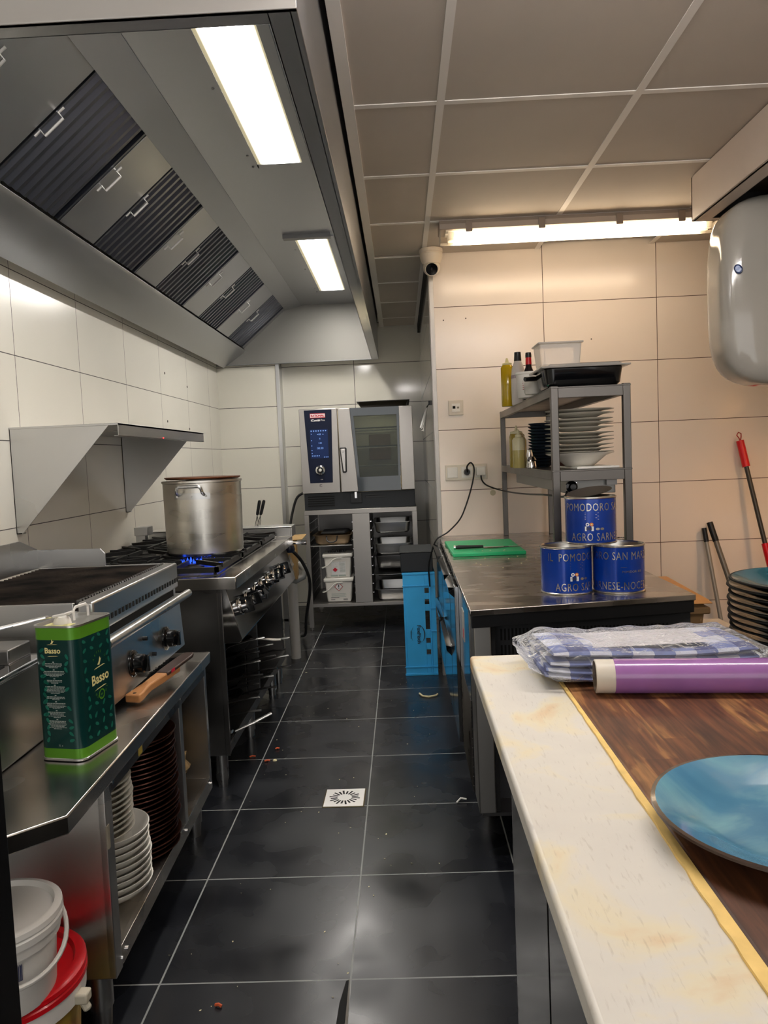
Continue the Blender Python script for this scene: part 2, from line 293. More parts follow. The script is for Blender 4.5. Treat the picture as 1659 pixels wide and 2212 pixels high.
# ------------------------------------------------------------------ mesh builder
class MB:
    def __init__(s): s.v = []; s.f = []; s.m = []
    def add(s, vs, fs, m=0):
        o = len(s.v); s.v += [tuple(v) for v in vs]
        for f in fs: s.f.append(tuple(i+o for i in f)); s.m.append(m)
        return s
    def box(s, x0, x1, y0, y1, z0, z1, m=0):
        return s.add([(x0,y0,z0),(x1,y0,z0),(x1,y1,z0),(x0,y1,z0),(x0,y0,z1),(x1,y0,z1),(x1,y1,z1),(x0,y1,z1)],
              [(0,3,2,1),(4,5,6,7),(0,1,5,4),(1,2,6,5),(2,3,7,6),(3,0,4,7)], m)
    def prism(s, poly, ax, a, b, m=0):
        n = len(poly)
        def g(p, t): return (t,p[0],p[1]) if ax == 'x' else ((p[0],t,p[1]) if ax == 'y' else (p[0],p[1],t))
        vs = [g(p, a) for p in poly]+[g(p, b) for p in poly]
        fs = [tuple(range(n))[::-1], tuple(range(n, 2*n))]+[(i, (i+1) % n, n+(i+1) % n, n+i) for i in range(n)]
        return s.add(vs, fs, m)
    def hexa(s, p8, m=0):
        return s.add(p8, [(0,3,2,1),(4,5,6,7),(0,1,5,4),(1,2,6,5),(2,3,7,6),(3,0,4,7)], m)
    def lathe(s, prof, n=32, c=(0,0,0), m=0, ax='z', a0=0, a1=2*PI):
        full = abs(a1-a0-2*PI) < 1e-6; k = n if full else n+1
        vs = []
        for r, z in prof:
            for i in range(k):
                a = a0+(a1-a0)*i/n; x, y = r*math.cos(a), r*math.sin(a)
                vs.append({'z':(c[0]+x, c[1]+y, c[2]+z), 'x':(c[0]+z, c[1]+x, c[2]+y), 'y':(c[0]+x, c[1]+z, c[2]+y)}[ax])
        fs = []
        for j in range(len(prof)-1):
            for i in range(n):
                i2 = (i+1) % k; a, b = j*k+i, j*k+i2; fs.append((a, b, b+k, a+k))
        if prof[0][0] > 1e-6 and full and prof[0][0] < 0: pass
        return s.add(vs, fs, m)
    def cyl(s, c, r, h, n=20, m=0, ax='z', r2=None):
        r2 = r if r2 is None else r2
        return s.lathe([(1e-5, 0), (r, 0), (r2, h), (1e-5, h)], n, c, m, ax)
    def tube(s, pts, r, n=8, m=0, closed=False, flat=1.0):
        P_ = [Vector(p) for p in pts]; k = len(P_); vs = []
        up = None
        for i, p in enumerate(P_):
            a = P_[(i-1) % k] if (i or closed) else p; b = P_[(i+1) % k] if (i < k-1 or closed) else p
            t = (b-a).normalized()
            if up is None: up = Vector((0,0,1)) if abs(t.z) < .9 else Vector((1,0,0))
            sx = t.cross(up); 
            if sx.length < 1e-4: up = Vector((0,1,0)); sx = t.cross(up)
            sx.normalize(); uu = sx.cross(t).normalized(); up = uu
            rr = r[i] if isinstance(r, (list, tuple)) else r
            for j in range(n):
                q = 2*PI*j/n; vs.append(p+sx*rr*math.cos(q)+uu*rr*flat*math.sin(q))
        fs = []
        for i in range(k if closed else k-1):
            for j in range(n):
                a, b = i*n+j, i*n+(j+1) % n; c, d = ((i+1) % k)*n+j, ((i+1) % k)*n+(j+1) % n
                fs.append((a, b, d, c))
        if not closed: fs += [tuple(range(n))[::-1], tuple(range((k-1)*n, k*n))]
        return s.add(vs, fs, m)
    def grid(s, fn, nu, nv, m=0):
        vs = [fn(i/nu, j/nv) for j in range(nv+1) for i in range(nu+1)]
        fs = [(j*(nu+1)+i, j*(nu+1)+i+1, (j+1)*(nu+1)+i+1, (j+1)*(nu+1)+i) for j in range(nv) for i in range(nu)]
        return s.add(vs, fs, m)
    def text(s, txt, size, fn, m=0, sx=1.0, cut=None, bold=0, align='CENTER', sp=1.0):
        """letters laid flat then mapped to the surface by fn(u, v)"""
        c = bpy.data.curves.new('lettering', 'FONT'); c.body = txt; c.size = size; c.align_x = align; c.resolution_u = 2
        c.offset = bold; c.space_character = sp
        o = bpy.data.objects.new('lettering', c); col.objects.link(o)
        dg = bpy.context.evaluated_depsgraph_get(); me = bpy.data.meshes.new_from_object(o.evaluated_get(dg))
        bm = bmesh.new(); bm.from_mesh(me); 
        if cut:
            xs = [v.co.x for v in bm.verts]
            if xs:
                x = min(xs)
                while x < max(xs):
                    bmesh.ops.bisect_plane(bm, geom=bm.verts[:]+bm.edges[:]+bm.faces[:], plane_co=(x,0,0), plane_no=(1,0,0)); x += cut
        vs = [fn(v.co.x*sx, v.co.y) for v in bm.verts]; bm.verts.index_update()
        fs = [tuple(v.index for v in f.verts) for f in bm.faces]
        bm.free(); bpy.data.objects.remove(o); bpy.data.meshes.remove(me); bpy.data.curves.remove(c)
        return s.add(vs, fs, m)
    def xf(s, M, start=0):
        for i in range(start, len(s.v)): s.v[i] = tuple(M @ Vector(s.v[i]))
        return s
    def build(s, name, mats, parent=None, w=True, bevel=0, smooth=40, seg=2, sub=0):
        if not isinstance(mats, (list, tuple)): mats = [mats]
        vs = s.v
        if parent is not None and w:
            inv = parent['_m'] if False else parent_inv(parent)
            vs = [tuple(inv @ Vector(v)) for v in vs]
        org = None
        if parent is None:
            xs = [v[0] for v in vs]; ys = [v[1] for v in vs]; zs = [v[2] for v in vs]
            org = ((min(xs)+max(xs))/2, (min(ys)+max(ys))/2, min(zs))
            if w != 'origin': vs = [(v[0]-org[0], v[1]-org[1], v[2]-org[2]) for v in vs]
            else: org = (0, 0, 0)
        me = bpy.data.meshes.new(name); me.from_pydata(vs, [], s.f)
        for mt in mats: me.materials.append(mt)
        me.polygons.foreach_set('material_index', s.m); me.update()
        bm = bmesh.new(); bm.from_mesh(me); bmesh.ops.recalc_face_normals(bm, faces=bm.faces[:]); bm.to_mesh(me); bm.free()
        o = bpy.data.objects.new(name, me); col.objects.link(o)
        if parent is not None: o.parent = parent
        if org: o.location = org
        if smooth:
            for p in me.polygons: p.use_smooth = True
            me.set_sharp_from_angle(angle=math.radians(smooth))
        if bevel:
            b = o.modifiers.new('bevel', 'BEVEL'); b.width = bevel; b.segments = seg; b.limit_method = 'ANGLE'; b.angle_limit = math.radians(50); b.harden_normals = False
        if sub:
            b = o.modifiers.new('subdivision', 'SUBSURF'); b.levels = sub; b.render_levels = sub
        return o
def parent_inv(p):
    M = Matrix.Identity(4); chain = []
    while p is not None: chain.append(p); p = p.parent
    for q in reversed(chain): M = M @ Matrix.LocRotScale(q.location, q.rotation_euler, q.scale)
    return M.inverted()
def tag(o, label, cat, group=None, kind=None):
    if label: o['label'] = label
    if cat: o['category'] = cat
    if group: o['group'] = group
    if kind: o['kind'] = kind
    return o
def thing(name, label, cat, loc=(0,0,0), rz=0, group=None, rx=0, ry=0):
    o = bpy.data.objects.new(name, None); o.empty_display_size = .1; col.objects.link(o)
    o.location = loc; o.rotation_euler = (rx, ry, rz); return tag(o, label, cat, group)
def struct(o): o['kind'] = 'structure'; return o
def dup(root, loc=None, rz=None, label=None, group=None):
    def cp(o, par):
        c = o.copy(); col.objects.link(c); c.parent = par
        for ch in [x for x in bpy.data.objects if x.parent == o]: cp(ch, c)
        return c
    r = cp(root, None)
    if loc is not None: r.location = loc
    if rz is not None: r.rotation_euler[2] = rz
    if label: r['label'] = label
    if group: r['group'] = group
    return r

# ================================================================== THE ROOM
XL, YB, YW, XP, ZC = -1.46, 6.40, 4.20, .185, 2.283   # left wall, rear wall, tiled wall at the right, passage wall, ceiling
T = .4514
floor_m = gridmat('slate_floor_tiles', (0, 1), (T, T), (-.1675, 1.7214), .0045, '#1c1e23', '#8f9290', .28, var=.30, bump=.25, rvar=.10, vs=4, grough=.7)
o = MB()
o.box(XL-.1, 2.2, -1.6, YB+.1, -.05, 0, 0)
# the lifted, split joint in the tile near the camera
o.add([(-.178,1.715,.0012),(-.172,1.72,.0012),(-.171,1.62,.0012),(-.173,1.50,.0012),(-.178,1.40,.0012),(-.192,1.52,.0012),(-.188,1.64,.0012)], [(0,1,2,3,4,5,6)], 1)
o.add([(-.171,1.72,.002),(-.1695,1.72,.002),(-.165,1.60,.002),(-.165,1.42,.002),(-.171,1.42,.002),(-.171,1.60,.002)], [(0,1,2,3,4,5)], 2)
struct(o.build('floor', [floor_m, gap, P('chipped_edge', '#6b675f', .6)], w='origin', smooth=0))
wl = gridmat('white_wall_tiles_left', (1, 2), (.6, .327), (2.95-.6*4, 1.664), .0035, '#e2ded2', '#4a4642', .22, var=.03, bump=.25, vs=1.5, rvar=.03)
wb = gridmat('white_wall_tiles_rear', (0, 2), (.6, .327), (-.36, 1.664), .0045, '#dedacd', '#4a4642', .10, var=.03, bump=.25, vs=1.5, rvar=.03)
wr = gridmat('white_wall_tiles_right', (0, 2), (.6, .3276), (.789, H_CAM+.788), .0035, '#eee2d6', '#5a4638', .20, var=.03, bump=.25, vs=1.5, rvar=.03)
wp = gridmat('white_wall_tiles_passage', (1, 2), (.6, .3276), (YW, H_CAM+.788), .004, '#d6d3ca', '#8a8a86', .08, var=.03, bump=.2, vs=1.5, rvar=.02)
plain = P('painted_wall', '#d8cbb8', .6)
struct(MB().box(XL-.1, XL, -1.6, YB+.1, 0, 2.7).build('wall_left', wl, w='origin', smooth=0))
struct(MB().box(XL, XP+.1, YB, YB+.1, 0, 2.7).build('wall_rear', wb, w='origin', smooth=0))
struct(MB().box(XL, -.965, 6.26, YB, 0, 2.0).build('wall_pier', wb, w='origin', smooth=0))
struct(MB().box(XP, 2.2, YW, YW+.1, 0, 2.5).build('wall_far', wr, w='origin', smooth=0))
struct(MB().box(XP, XP+.1, YW+.1, YB+.1, 0, 2.5).build('wall_passage', wp, w='origin', smooth=0))
struct(MB().box(2.1, 2.2, -1.6, YW, 0, 2.5).build('wall_right', plain, w='origin', smooth=0))
# steel guards on the corners
struct(MB().box(-.985, -.955, 6.25, 6.262, 0, 2.0).box(-.966, -.955, 6.262, 6.40, 0, 2.0).build('trim_1', steel, bevel=.001))
struct(MB().box(XP-.004, XP+.022, YW-.004, YW, 0, 2.25).box(XP-.005, XP, YW-.004, YW+.035, 0, 2.25).build('trim_2', P('corner_guard_steel', (.42, .40, .37), .45, 1), bevel=.001))
struct(MB().box(XP-.012, XP+.0, YW+.04, YB, 2.22, 2.283).build('trim_3', gap))
# drill holes and old fixings on the tiles
hm = P('drill_hole', '#3a332c', .8)
o = MB()
for px, pz in ((.255, 1.935), (.375, 1.94), (1.04, 1.80), (.49, 1.0)):
    o.cyl((px, YW-.001, pz), .0035 if px != .49 else .016, .0012, 10, 0 if px != .49 else 1, 'y')
for py, pz in ((4.85, 1.80), (5.35, 1.76), (4.85, 1.50), (5.35, 1.47)):
    o.cyl((XL, py, pz), .008, .0015, 10, 0, 'x')
struct(o.build('trim_4', [hm, P('old_filler', '#b9b39a', .7)], smooth=0))
# suspended ceiling
ceil_m = P('ceiling_tile', '#c6bcb0', .7, var=.04, vs=2.5)
grid_m = P('ceiling_grid', '#f0ebe4', .5)
o = MB()
cx0, cy0 = .1626, 2.4333
xs = [-.117]+[cx0+.6*i for i in range(4)]+[2.12]
ys = [-1.6]+[cy0+.6*j for j in range(-6, 3)]+[YW]
for i in range(len(xs)-1):
    for j in range(len(ys)-1):
        if abs(xs[i]-(cx0+.6)) < .01 and ys[j+1] == YW: o.box(xs[i]+.01, xs[i+1]-.01, ys[j]+.01, YW-.14, ZC+.003, ZC+.02); continue
        o.box(xs[i]+.01, xs[i+1]-.01, ys[j]+.01, ys[j+1]-.01, ZC+.003, ZC+.02)
yy = [YW]+[cy0+.6*j for j in range(3, 7)]+[YB]
for j in range(len(yy)-1): o.box(-.107, cx0-.005, yy[j]+.01, yy[j+1]-.01, ZC+.003, ZC+.02)
for x in xs[1:-1]: o.box(x-.012, x+.012, -1.6, YW if x > .2 else YB, ZC, ZC+.004, 1)
for y in ys[1:-1]: o.box(-.117, 2.1, y-.012, y+.012, ZC+.0005, ZC+.0045, 1)
for y in yy[1:-1]: o.box(-.117, cx0, y-.010, y+.010, ZC+.0005, ZC+.0045, 1)
o.box(-.135, -.100, -1.6, YB, ZC-.003, ZC+.004, 1)
o.box(-1.6, 2.2, -1.6, 1.2, ZC+.02, ZC+.03, 0)
o.box(-.16, 2.2, 1.2, YB, ZC+.10, ZC+.11, 2)
struct(o.build('ceiling', [ceil_m, grid_m, gap], w='origin', smooth=0))
struct(MB().box(XL-.1, -.12, 1.2, YB+.1, 2.66, 2.68).build('trim_5', gap, w='origin', smooth=0))

# ================================================================== EXTRACTION HOOD
hood = thing('extraction_hood', 'long stainless steel extraction canopy over the cooking line', 'hood', (-.8, 3.8, 2.0))
HY0, HY1 = 1.395, 6.24
o = MB()
# bottom rim, outer skin and inner faces
o.box(-.205, -.160, HY0, HY1, 2.0, 2.004); o.box(-.165, -.150, HY0, HY1, 2.0, 2.60)
o.box(-.205, -.200, HY0+.045, HY1, 2.0, 2.05)
o.box(XL+.005, -.2, HY0, HY0+.045, 2.0, 2.004); o.box(XL+.005, -.2, HY0+.04, HY0+.045, 2.0, 2.04)
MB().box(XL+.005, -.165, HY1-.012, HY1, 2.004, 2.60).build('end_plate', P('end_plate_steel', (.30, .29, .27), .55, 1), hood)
o.box(XL+.005, -.2, HY1-.03, HY1, 2.0, 2.004)
canopy = o.build('canopy_shell', steelh, hood, bevel=.0015)
MB().box(XL+.005, -.150, HY0-.001, HY0+.011, 2.0, 2.60).build('front_fascia', fascia, hood, bevel=.0015)
o = MB()
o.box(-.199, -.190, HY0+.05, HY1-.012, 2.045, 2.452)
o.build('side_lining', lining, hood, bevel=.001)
MB().box(-.752, -.19, HY0+.05, HY1-.012, 2.452, 2.458).build('lamp_ceiling_panel', steelh, hood)
o = MB(); o.prism([(-.748, 2.450), (-.752, 2.458), (-.885, 2.428), (-.877, 2.418)], 'y', HY0+.05, HY1-.012); o.build('ridge_band', steelh, hood, bevel=.001)
o = MB(); o.prism([(-1.215, 2.118), (-1.235, 2.118), (-1.40, 2.00), (XL+.03, 2.02), (XL+.03, 2.010), (-1.395, 1.985), (-1.225, 2.10)], 'y', HY0+.05, HY1-.012); o.build('grease_gutter', steelh, hood, bevel=.0015)
MB().box(XL+.005, XL+.04, HY0+.05, HY1, 2.035, 2.06).build('wall_rail', duct, hood)
# filter bank: sloping plane from (-.877,2.42) to (-1.222,2.13)
A = Vector((-.877, 0, 2.424)); Bv = Vector((-1.222, 0, 2.134)); sl = (Bv-A); sn = Vector((-.29, 0, .345)).normalized()*-1
sn = Vector((sl.z, 0, -sl.x)).normalized();  sn = sn if sn.z < 0 else -sn
def onsl(t, y, h=0): p = A+sl*t+sn*h; return (p.x, y, p.z)
def slab(o, y0, y1, h0, h1, t0=0, t1=1, m=0):
    o.hexa([onsl(t0,y0,h0),onsl(t0,y1,h0),onsl(t1,y1,h0),onsl(t1,y0,h0),onsl(t0,y0,h1),onsl(t0,y1,h1),onsl(t1,y1,h1),onsl(t1,y0,h1)], m)
baffles = [(1.58, 2.03), (2.41, 2.87), (3.20, 3.68), (4.0, 4.48), (4.84, 5.30), (5.66, 6.15)]
P_hand = P('filter_handle_steel', (.75, .73, .70), .35, .6)
def handle(y, par):
    o = MB(); t = .47; pts = [onsl(t-.14, y, .002), onsl(t-.085, y, .002), onsl(t-.085, y, .024), onsl(t+.085, y, .024), onsl(t+.085, y, .002), onsl(t+.14, y, .002)]
    o.tube(pts, .0048, 6, 0); o.build('handle', P_hand, par)
prev = HY0+.06
for k, (a, b) in enumerate(baffles):
    o = MB(); slab(o, prev, a-.008, -.012, 0); bp_ = o.build('blank_filter_panel', steelh, hood, bevel=.001)
    o = MB(); slab(o, a, b, -.03, -.022)
    for e_ in (a, b-.012): slab(o, e_, e_+.012, -.03, .002)
    n = 8
    for i in range(n):
        y = a+.03+(b-a-.05)*(i)/n; wd = (b-a-.05)/n
        o.add([onsl(0,y,-.02),onsl(0,y+wd*.3,0),onsl(0,y+wd*.62,0),onsl(0,y+wd*.8,-.02),onsl(1,y,-.02),onsl(1,y+wd*.3,0),onsl(1,y+wd*.62,0),onsl(1,y+wd*.8,-.02)], [(0,1,5,4),(1,2,6,5),(2,3,7,6)])
    bf = o.build('baffle_filter', filterm, hood, smooth=0)
    handle(a+.012, bf)
    if k: handle(prev+.03, bp_)
    prev = b+.012
o = MB(); slab(o, prev, HY1-.012, -.012, 0); o.build('blank_filter_panel', steelh, hood)
MB().prism([(-.87, 2.47), (-1.24, 2.16), (-1.24, 2.19), (-.87, 2.5)], 'y', HY0+.05, HY1-.012).build('filter_backing', gap, hood)
for (a, b) in ((1.94, 3.275), (4.385, 5.71)):
    fr = MB()
    fr.box(-.585, -.545, a-.04, b+.04, 2.446, 2.452); fr.box(-.360, -.325, a-.04, b+.04, 2.446, 2.452); fr.box(-.312, -.306, a-.3, b+.35, 2.440, 2.452); fr.box(-.55, -.36, a-.04, a, 2.446, 2.452); fr.box(-.55, -.36, b, b+.04, 2.446, 2.452)
    if a > 4: fr.box(-.60, -.34, a-.09, a-.045, 2.43, 2.452, 1)
    for q in (a+.2, (a+b)/2, b-.1, b+.02): fr.cyl((-.568, q, 2.443), .005, .004, 8, 1)
    lf = fr.build('light_frame', [steelh, steeld], hood)
    MB().box(-.548, -.360, a, b, 2.449, 2.4515).build('light_diffuser', hoodlamp, lf, smooth=0)

# ================================================================== CEILING TUBE FIXTURES
def tube_fixture(label, loc, L, rz=0, emis=tubelamp):
    t = thing('tube_light', label, 'ceiling light', loc, rz)     # local: x along, hangs down from z=0
    o = MB(); pr = [(-.062, -.045), (-.062, -.02), (-.045, 0), (.045, 0), (.062, -.02), (.062, -.045)]
    o.prism(pr, 'x', 0, L); o.build('housing', P_house, t, w=False, bevel=.003)
    n = 12
    o = MB(); o.grid(lambda u, v: (.005+(L-.01)*u, -.058*math.cos(PI*v), -.045-.055*math.sin(PI*v)**.7), 2, n)
    for x in (.005, L-.005): o.add([(x, 0, -.045)]+[(x, -.058*math.cos(PI*v/n), -.045-.055*math.sin(PI*v/n)**.7 if 0 < v < n else -.045) for v in range(n+1)], [(0, i+1, i+2) for i in range(n)])
    o.build('clear_cover', clearc, t, w=False)
    o = MB(); o.box(.03, L-.03, -.05, .05, -.050, -.040); o.build('reflector_tray', whitep, t, w=False)
    for y in (-.027, .027):
        o = MB(); o.cyl((.07, y, -.068), .013, L-.14, 12, 0, 'x'); tb = o.build('fluorescent_tube', emis, t, w=False)
        o = MB(); o.box(.04, .07, y-.016, y+.016, -.085, -.048); o.box(L-.07, L-.04, y-.016, y+.016, -.085, -.048); o.build('lamp_holder', whitep, t, w=False, bevel=.002)
    for x in (.12, .45, .8, 1.08):
        if x < L:
            o = MB(); o.box(x, x+.03, -.068, -.060, -.06, -.012); o.build('clip', P_clip, t, w=False, bevel=.001)
    return t
P_house = P('fixture_housing', '#a89a8c', .5); P_clip = P('fixture_clip', '#8a7c70', .3, .3)
tube_fixture('long twin fluorescent tube light on the ceiling above the tiled wall', (.215, 3.66, ZC), 1.28)
tube_fixture('unseen fluorescent tube light added as fill on the ceiling behind the worktable', (-.085, 1.25, ZC), 1.27, 0, coolfill)  # unseen fixture, added to brighten the foreground and the tiled wall

# ================================================================== COMBI OVEN ON ITS STAND
OY = 5.445
st = thing('oven_stand', 'stainless steel open stand with tray runners carrying the combi oven', 'stand', (-.30, OY+.35, 0))
MB().box(-.705, .094, OY, OY+.70, .828, .862).build('stand_top', steelo, st, bevel=.002)
for x in (-.705, .062):
    for y in (OY, OY+.665): MB().box(x, x+.032, y, y+.035, .02, .828).cyl((x+.016, y+.017, 0), .012, .02, 10, 0).build('leg', steelo, st)
MB().box(-.365, -.243, OY+.003, OY+.64, .19, .828).build('centre_panel', steelo, st, bevel=.001)
MB().box(-.69, .08, OY+.004, OY+.69, .165, .188).build('lower_shelf', steelo, st, bevel=.001)
for x in (-.690, .070): MB().box(x, x+.006, OY+.036, OY+.66, .188, .828).build('side_panel', steeld, st)
MB().box(-.69, .08, OY+.675, OY+.685, .188, .828).build('back_panel', steeld, st)
for x0 in (-.684, -.372, -.243, .064):
    o = MB()
    for i in range(9): o.box(x0, x0+.010, OY+.05, OY+.62, .25+i*.064, .256+i*.064)
    o.build('tray_runner', chrome, st, smooth=0)
ov = thing('combi_oven', 'stainless steel combi oven with blue control panel and glazed door on a stand', 'oven', (-.30, OY+.35, .862))
MB().box(-.700, .086, OY+.02, OY+.72, .862, .982).build('base_plinth', darkp, ov, bevel=.003)
o = MB()
for i in range(5): o.box(-.675, -.485, OY+.014, OY+.021, .890+i*.016, .896+i*.016)
o.build('air_grille', gap, ov, smooth=0)
MB().box(-.372, -.290, OY+.012, OY+.021, .902, .972).build('drain_recess', blackp, ov, bevel=.003)
MB().box(-.342, -.322, OY+.002, OY+.02, .935, .985).build('door_catch', chrome, ov, bevel=.003)
MB().box(-.265, -.13, OY+.016, OY+.021, .935, .950).box(-.25, -.17, OY+.014, OY+.017, .952, .958).build('plinth_emboss', blackp, ov, bevel=.002)
o = MB(); o.box(-.708, -.439, OY+.0, OY+.75, .982, 1.576)
o.box(-.439, .088, OY+.10, OY+.75, .982, 1.0); o.box(-.439, .088, OY+.10, OY+.75, 1.55, 1.576); o.box(.075, .088, OY+.1, OY+.75, 1.0, 1.55); o.box(-.439, .088, OY+.735, OY+.75, 1.0, 1.55)
o.box(-.439, -.40, OY+.1, OY+.75, 1.0, 1.55)
o.build('casing', steelo, ov, bevel=.003)
pn = MB(); pn.prism([(-.672, 1.568), (-.477, 1.568), (-.490, 1.055), (-.650, 1.055)], 'y', OY-.006, OY+.001); pn = pn.build('control_panel', navy, ov, bevel=.002)
def oy(dy=-.0075, x0=0, z0=0, s=1): return lambda u, v: (x0+u*s, OY+dy, z0+v*s)
o = MB(); o.box(-.630, -.523, OY-.0085, OY-.0055, 1.512, 1.544, 0); o.text('RATIONAL', .019, oy(-.0092, -.5765, 1.5215), 1, bold=.0006); o.build('red_badge', [redprint, whiteprint], pn, smooth=0)
o = MB(); o.box(-.628, -.525, OY-.0090, OY-.0084, 1.516, 1.540, 0); o.text('RATIONAL', .0195, oy(-.0097, -.5765, 1.5215), 1, bold=.0012); o.build('badge_plate', [whiteprint, redprint], pn, smooth=0)
o = MB(); o.text('iCombi', .0215, oy(-.0068, -.592, 1.489), 0, bold=.0008); o.text('Pro', .0205, oy(-.0068, -.541, 1.489), 0); o.build('model_lettering', whiteprint, pn, smooth=0)
sn_ = MB(); sn_.box(-.635, -.510, OY-.0072, OY-.0058, 1.229, 1.433); sn_ = sn_.build('touch_screen', scr, pn, bevel=0)
o = MB()
for i in range(7): o.box(-.630+i*.017, -.622+i*.017, OY-.0076, OY-.0073, 1.418, 1.425)
for z, t_ in ((1.392, '88'), (1.362, '6'), (1.330, '140'), (1.293, '00:30')): o.text(t_, .017 if z > 1.3 else .020, oy(-.0078, -.567, z))
for z in (1.40, 1.355, 1.318, 1.286, 1.265): o.cyl((-.626, OY-.0076, z), .003, .0004, 8, 0, 'y')
for x in (-.548, -.585): o.box(x, x+.008, OY-.0076, OY-.0073, 1.395, 1.399)
for i in range(5): o.box(-.628+i*.012, -.622+i*.012, OY-.0076, OY-.0073, 1.244, 1.25)
for i in range(3): o.box(-.543+i*.012, -.537+i*.012, OY-.0076, OY-.0073, 1.234, 1.239)
o.build('screen_symbols', glyph, sn_, smooth=0)
o = MB(); o.lathe([(.030, 0), (.036, -.004), (.036, -.014), (.031, -.020), (.022, -.022)], 28, (-.573, OY-.006, 1.146), 0, 'y'); o.lathe([(.022, -.022), (.020, -.012), (1e-4, -.012)], 28, (-.573, OY-.006, 1.146), 1, 'y'); o.lathe([(.011, -.013), (.011, -.02), (1e-4, -.02)], 16, (-.573, OY-.006, 1.146), 2, 'y')
o.build('control_dial', [chrome, blackg, whitep], pn)
o = MB(); o.text('USB', .010, oy(-.0068, -.567, 1.076)); o.build('port_marking', whiteprint, pn, smooth=0)
o = MB(); o.box(-.584, -.567, OY-.001, OY+.001, 1.040, 1.044); o.box(-.584, -.581, OY-.001, OY+.001, 1.028, 1.044); o.box(-.578, -.567, OY-.001, OY+.001, 1.028, 1.031); o.build('port_cover', blackp, ov)
dr = MB(); dr.prism([(-.434, 1.571), (-.348, 1.571), (-.311, .985), (-.432, .985)], 'y', OY-.012, OY+.035)
dr = dr.build('door', steelo, ov, bevel=.003)
MB().box(-.005, .088, OY-.012, OY+.035, .985, 1.571).build('hinge_panel', steelo, dr, bevel=.003)
MB().prism([(-.348, 1.571), (-.005, 1.571), (-.012, .985), (-.311, .985)], 'y', OY-.006, OY+.030)
o = MB(); # dark glass border around the clear pane
o.prism([(-.348, 1.571), (-.005, 1.571), (-.005, 1.515), (-.345, 1.515)], 'y', OY-.006, OY+.01); o.prism([(-.32, 1.085), (-.010, 1.085), (-.010, .985), (-.311, .985)], 'y', OY-.006, OY+.01)
o.prism([(-.345, 1.515), (-.325, 1.515), (-.298, 1.085), (-.32, 1.085)], 'y', OY-.006, OY+.01); o.prism([(-.022, 1.515), (-.005, 1.515), (-.008, 1.085), (-.025, 1.085)], 'y', OY-.006, OY+.01)
gl = o.build('glass_border', glassd, dr)
MB().prism([(-.325, 1.515), (-.022, 1.515), (-.025, 1.085), (-.298, 1.085)], 'y', OY-.002, OY+.004).build('door_pane', ovenglass, dr)
hd = MB(); hd.prism([(-.430, 1.292), (-.424, 1.298), (-.388, 1.298), (-.382, 1.290), (-.386, 1.128), (-.393, 1.120), (-.412, 1.120), (-.416, 1.128)], 'y', OY-.030, OY-.012, 1)
hd.prism([(-.423, 1.288), (-.389, 1.288), (-.393, 1.13), (-.407, 1.13)], 'y', OY-.046, OY-.028, 0); hd.cyl((-.406, OY-.049, 1.272), .008, .004, 12, 0, 'y'); hd.build('door_handle', [P('handle_steel', (.50, .48, .46), .35, 1), blackp], dr, bevel=.003)
# inside of the oven
MB().box(-.40, -.395, OY+.1, OY+.7, 1.0, 1.55).box(.07, .075, OY+.1, OY+.7, 1.0, 1.55).box(-.4, .075, OY+.70, OY+.705, 1.0, 1.55).build('cavity_liner', P('cavity_steel', (.62, .58, .50), .45, .6), ov)
MB().box(-.25, -.08, OY+.66, OY+.68, 1.2, 1.40).build('fan_cover', P('fan_cover', '#9a7a64', .5), ov, bevel=.004)
for z in (1.16, 1.30, 1.43):
    o = MB()
    for y in (OY+.08, OY+.62): o.tube([(-.39, y, z), (.065, y, z)], .005, 6)
    for i in range(12): o.tube([(-.38+i*.04, OY+.08, z+.005), (-.38+i*.04, OY+.62, z+.005)], .002, 5)
    o.build('wire_rack', chrome, ov)
oveninner = P('oven_lamp_glow', '#fff0c8', .5); 
MB().box(-.33, -.03, OY+.13, OY+.16, 1.530, 1.545).build('oven_lamp', emat('oven_lamp_emit', '#ffe9b8', 24), ov)
# roasting tray on the oven top, bowl
o = MB(); o.hexa([(-.275,OY+.12,1.577),(.045,OY+.12,1.577),(.045,OY+.6,1.577),(-.275,OY+.6,1.577),(-.292,OY+.1,1.618),(.060,OY+.1,1.618),(.060,OY+.62,1.618),(-.292,OY+.62,1.618)])
o.box(-.305, .075, OY+.09, OY+.63, 1.616, 1.622); tag(o.build('roasting_tray', P('burnt_tray', '#17130f', .35, .4), bevel=.006), 'blackened roasting tray lying upside on top of the combi oven', 'tray')
tag(MB().lathe([(1e-4,0),(.05,0),(.07,.012),(.068,.012),(.05,.004),(1e-4,.003)], 24, (-.60, OY+.25, 1.577)).build('saucer', steelm), 'small round metal saucer on top of the oven above the blue panel', 'saucer')
# oven cable
def wire(name, pts, r, mat, label, cat, group=None, n=6):
    cu = []
    P_ = [Vector(p) for p in pts]
    for i in range(len(P_)-1):
        p0 = P_[max(i-1, 0)]; p1 = P_[i]; p2 = P_[i+1]; p3 = P_[min(i+2, len(P_)-1)]
        for k in range(n):
            t = k/n; cu.append(.5*((2*p1)+(-p0+p2)*t+(2*p0-5*p1+4*p2-p3)*t*t+(-p0+3*p1-3*p2+p3)*t**3))
    cu.append(P_[-1])
    o = MB().tube(cu, r, 8)
    if label is None: return cu
    return tag(o.build(name, mat), label, cat, group)
wire('power_cable', [(-.703, OY+.06, .99), (-.76, OY+.05, .95), (-.80, OY+.03, .82), (-.815, OY, .70), (-.82, OY-.05, .60)], .009, rubber, 'black power cable curving down the left side of the oven', 'cable')

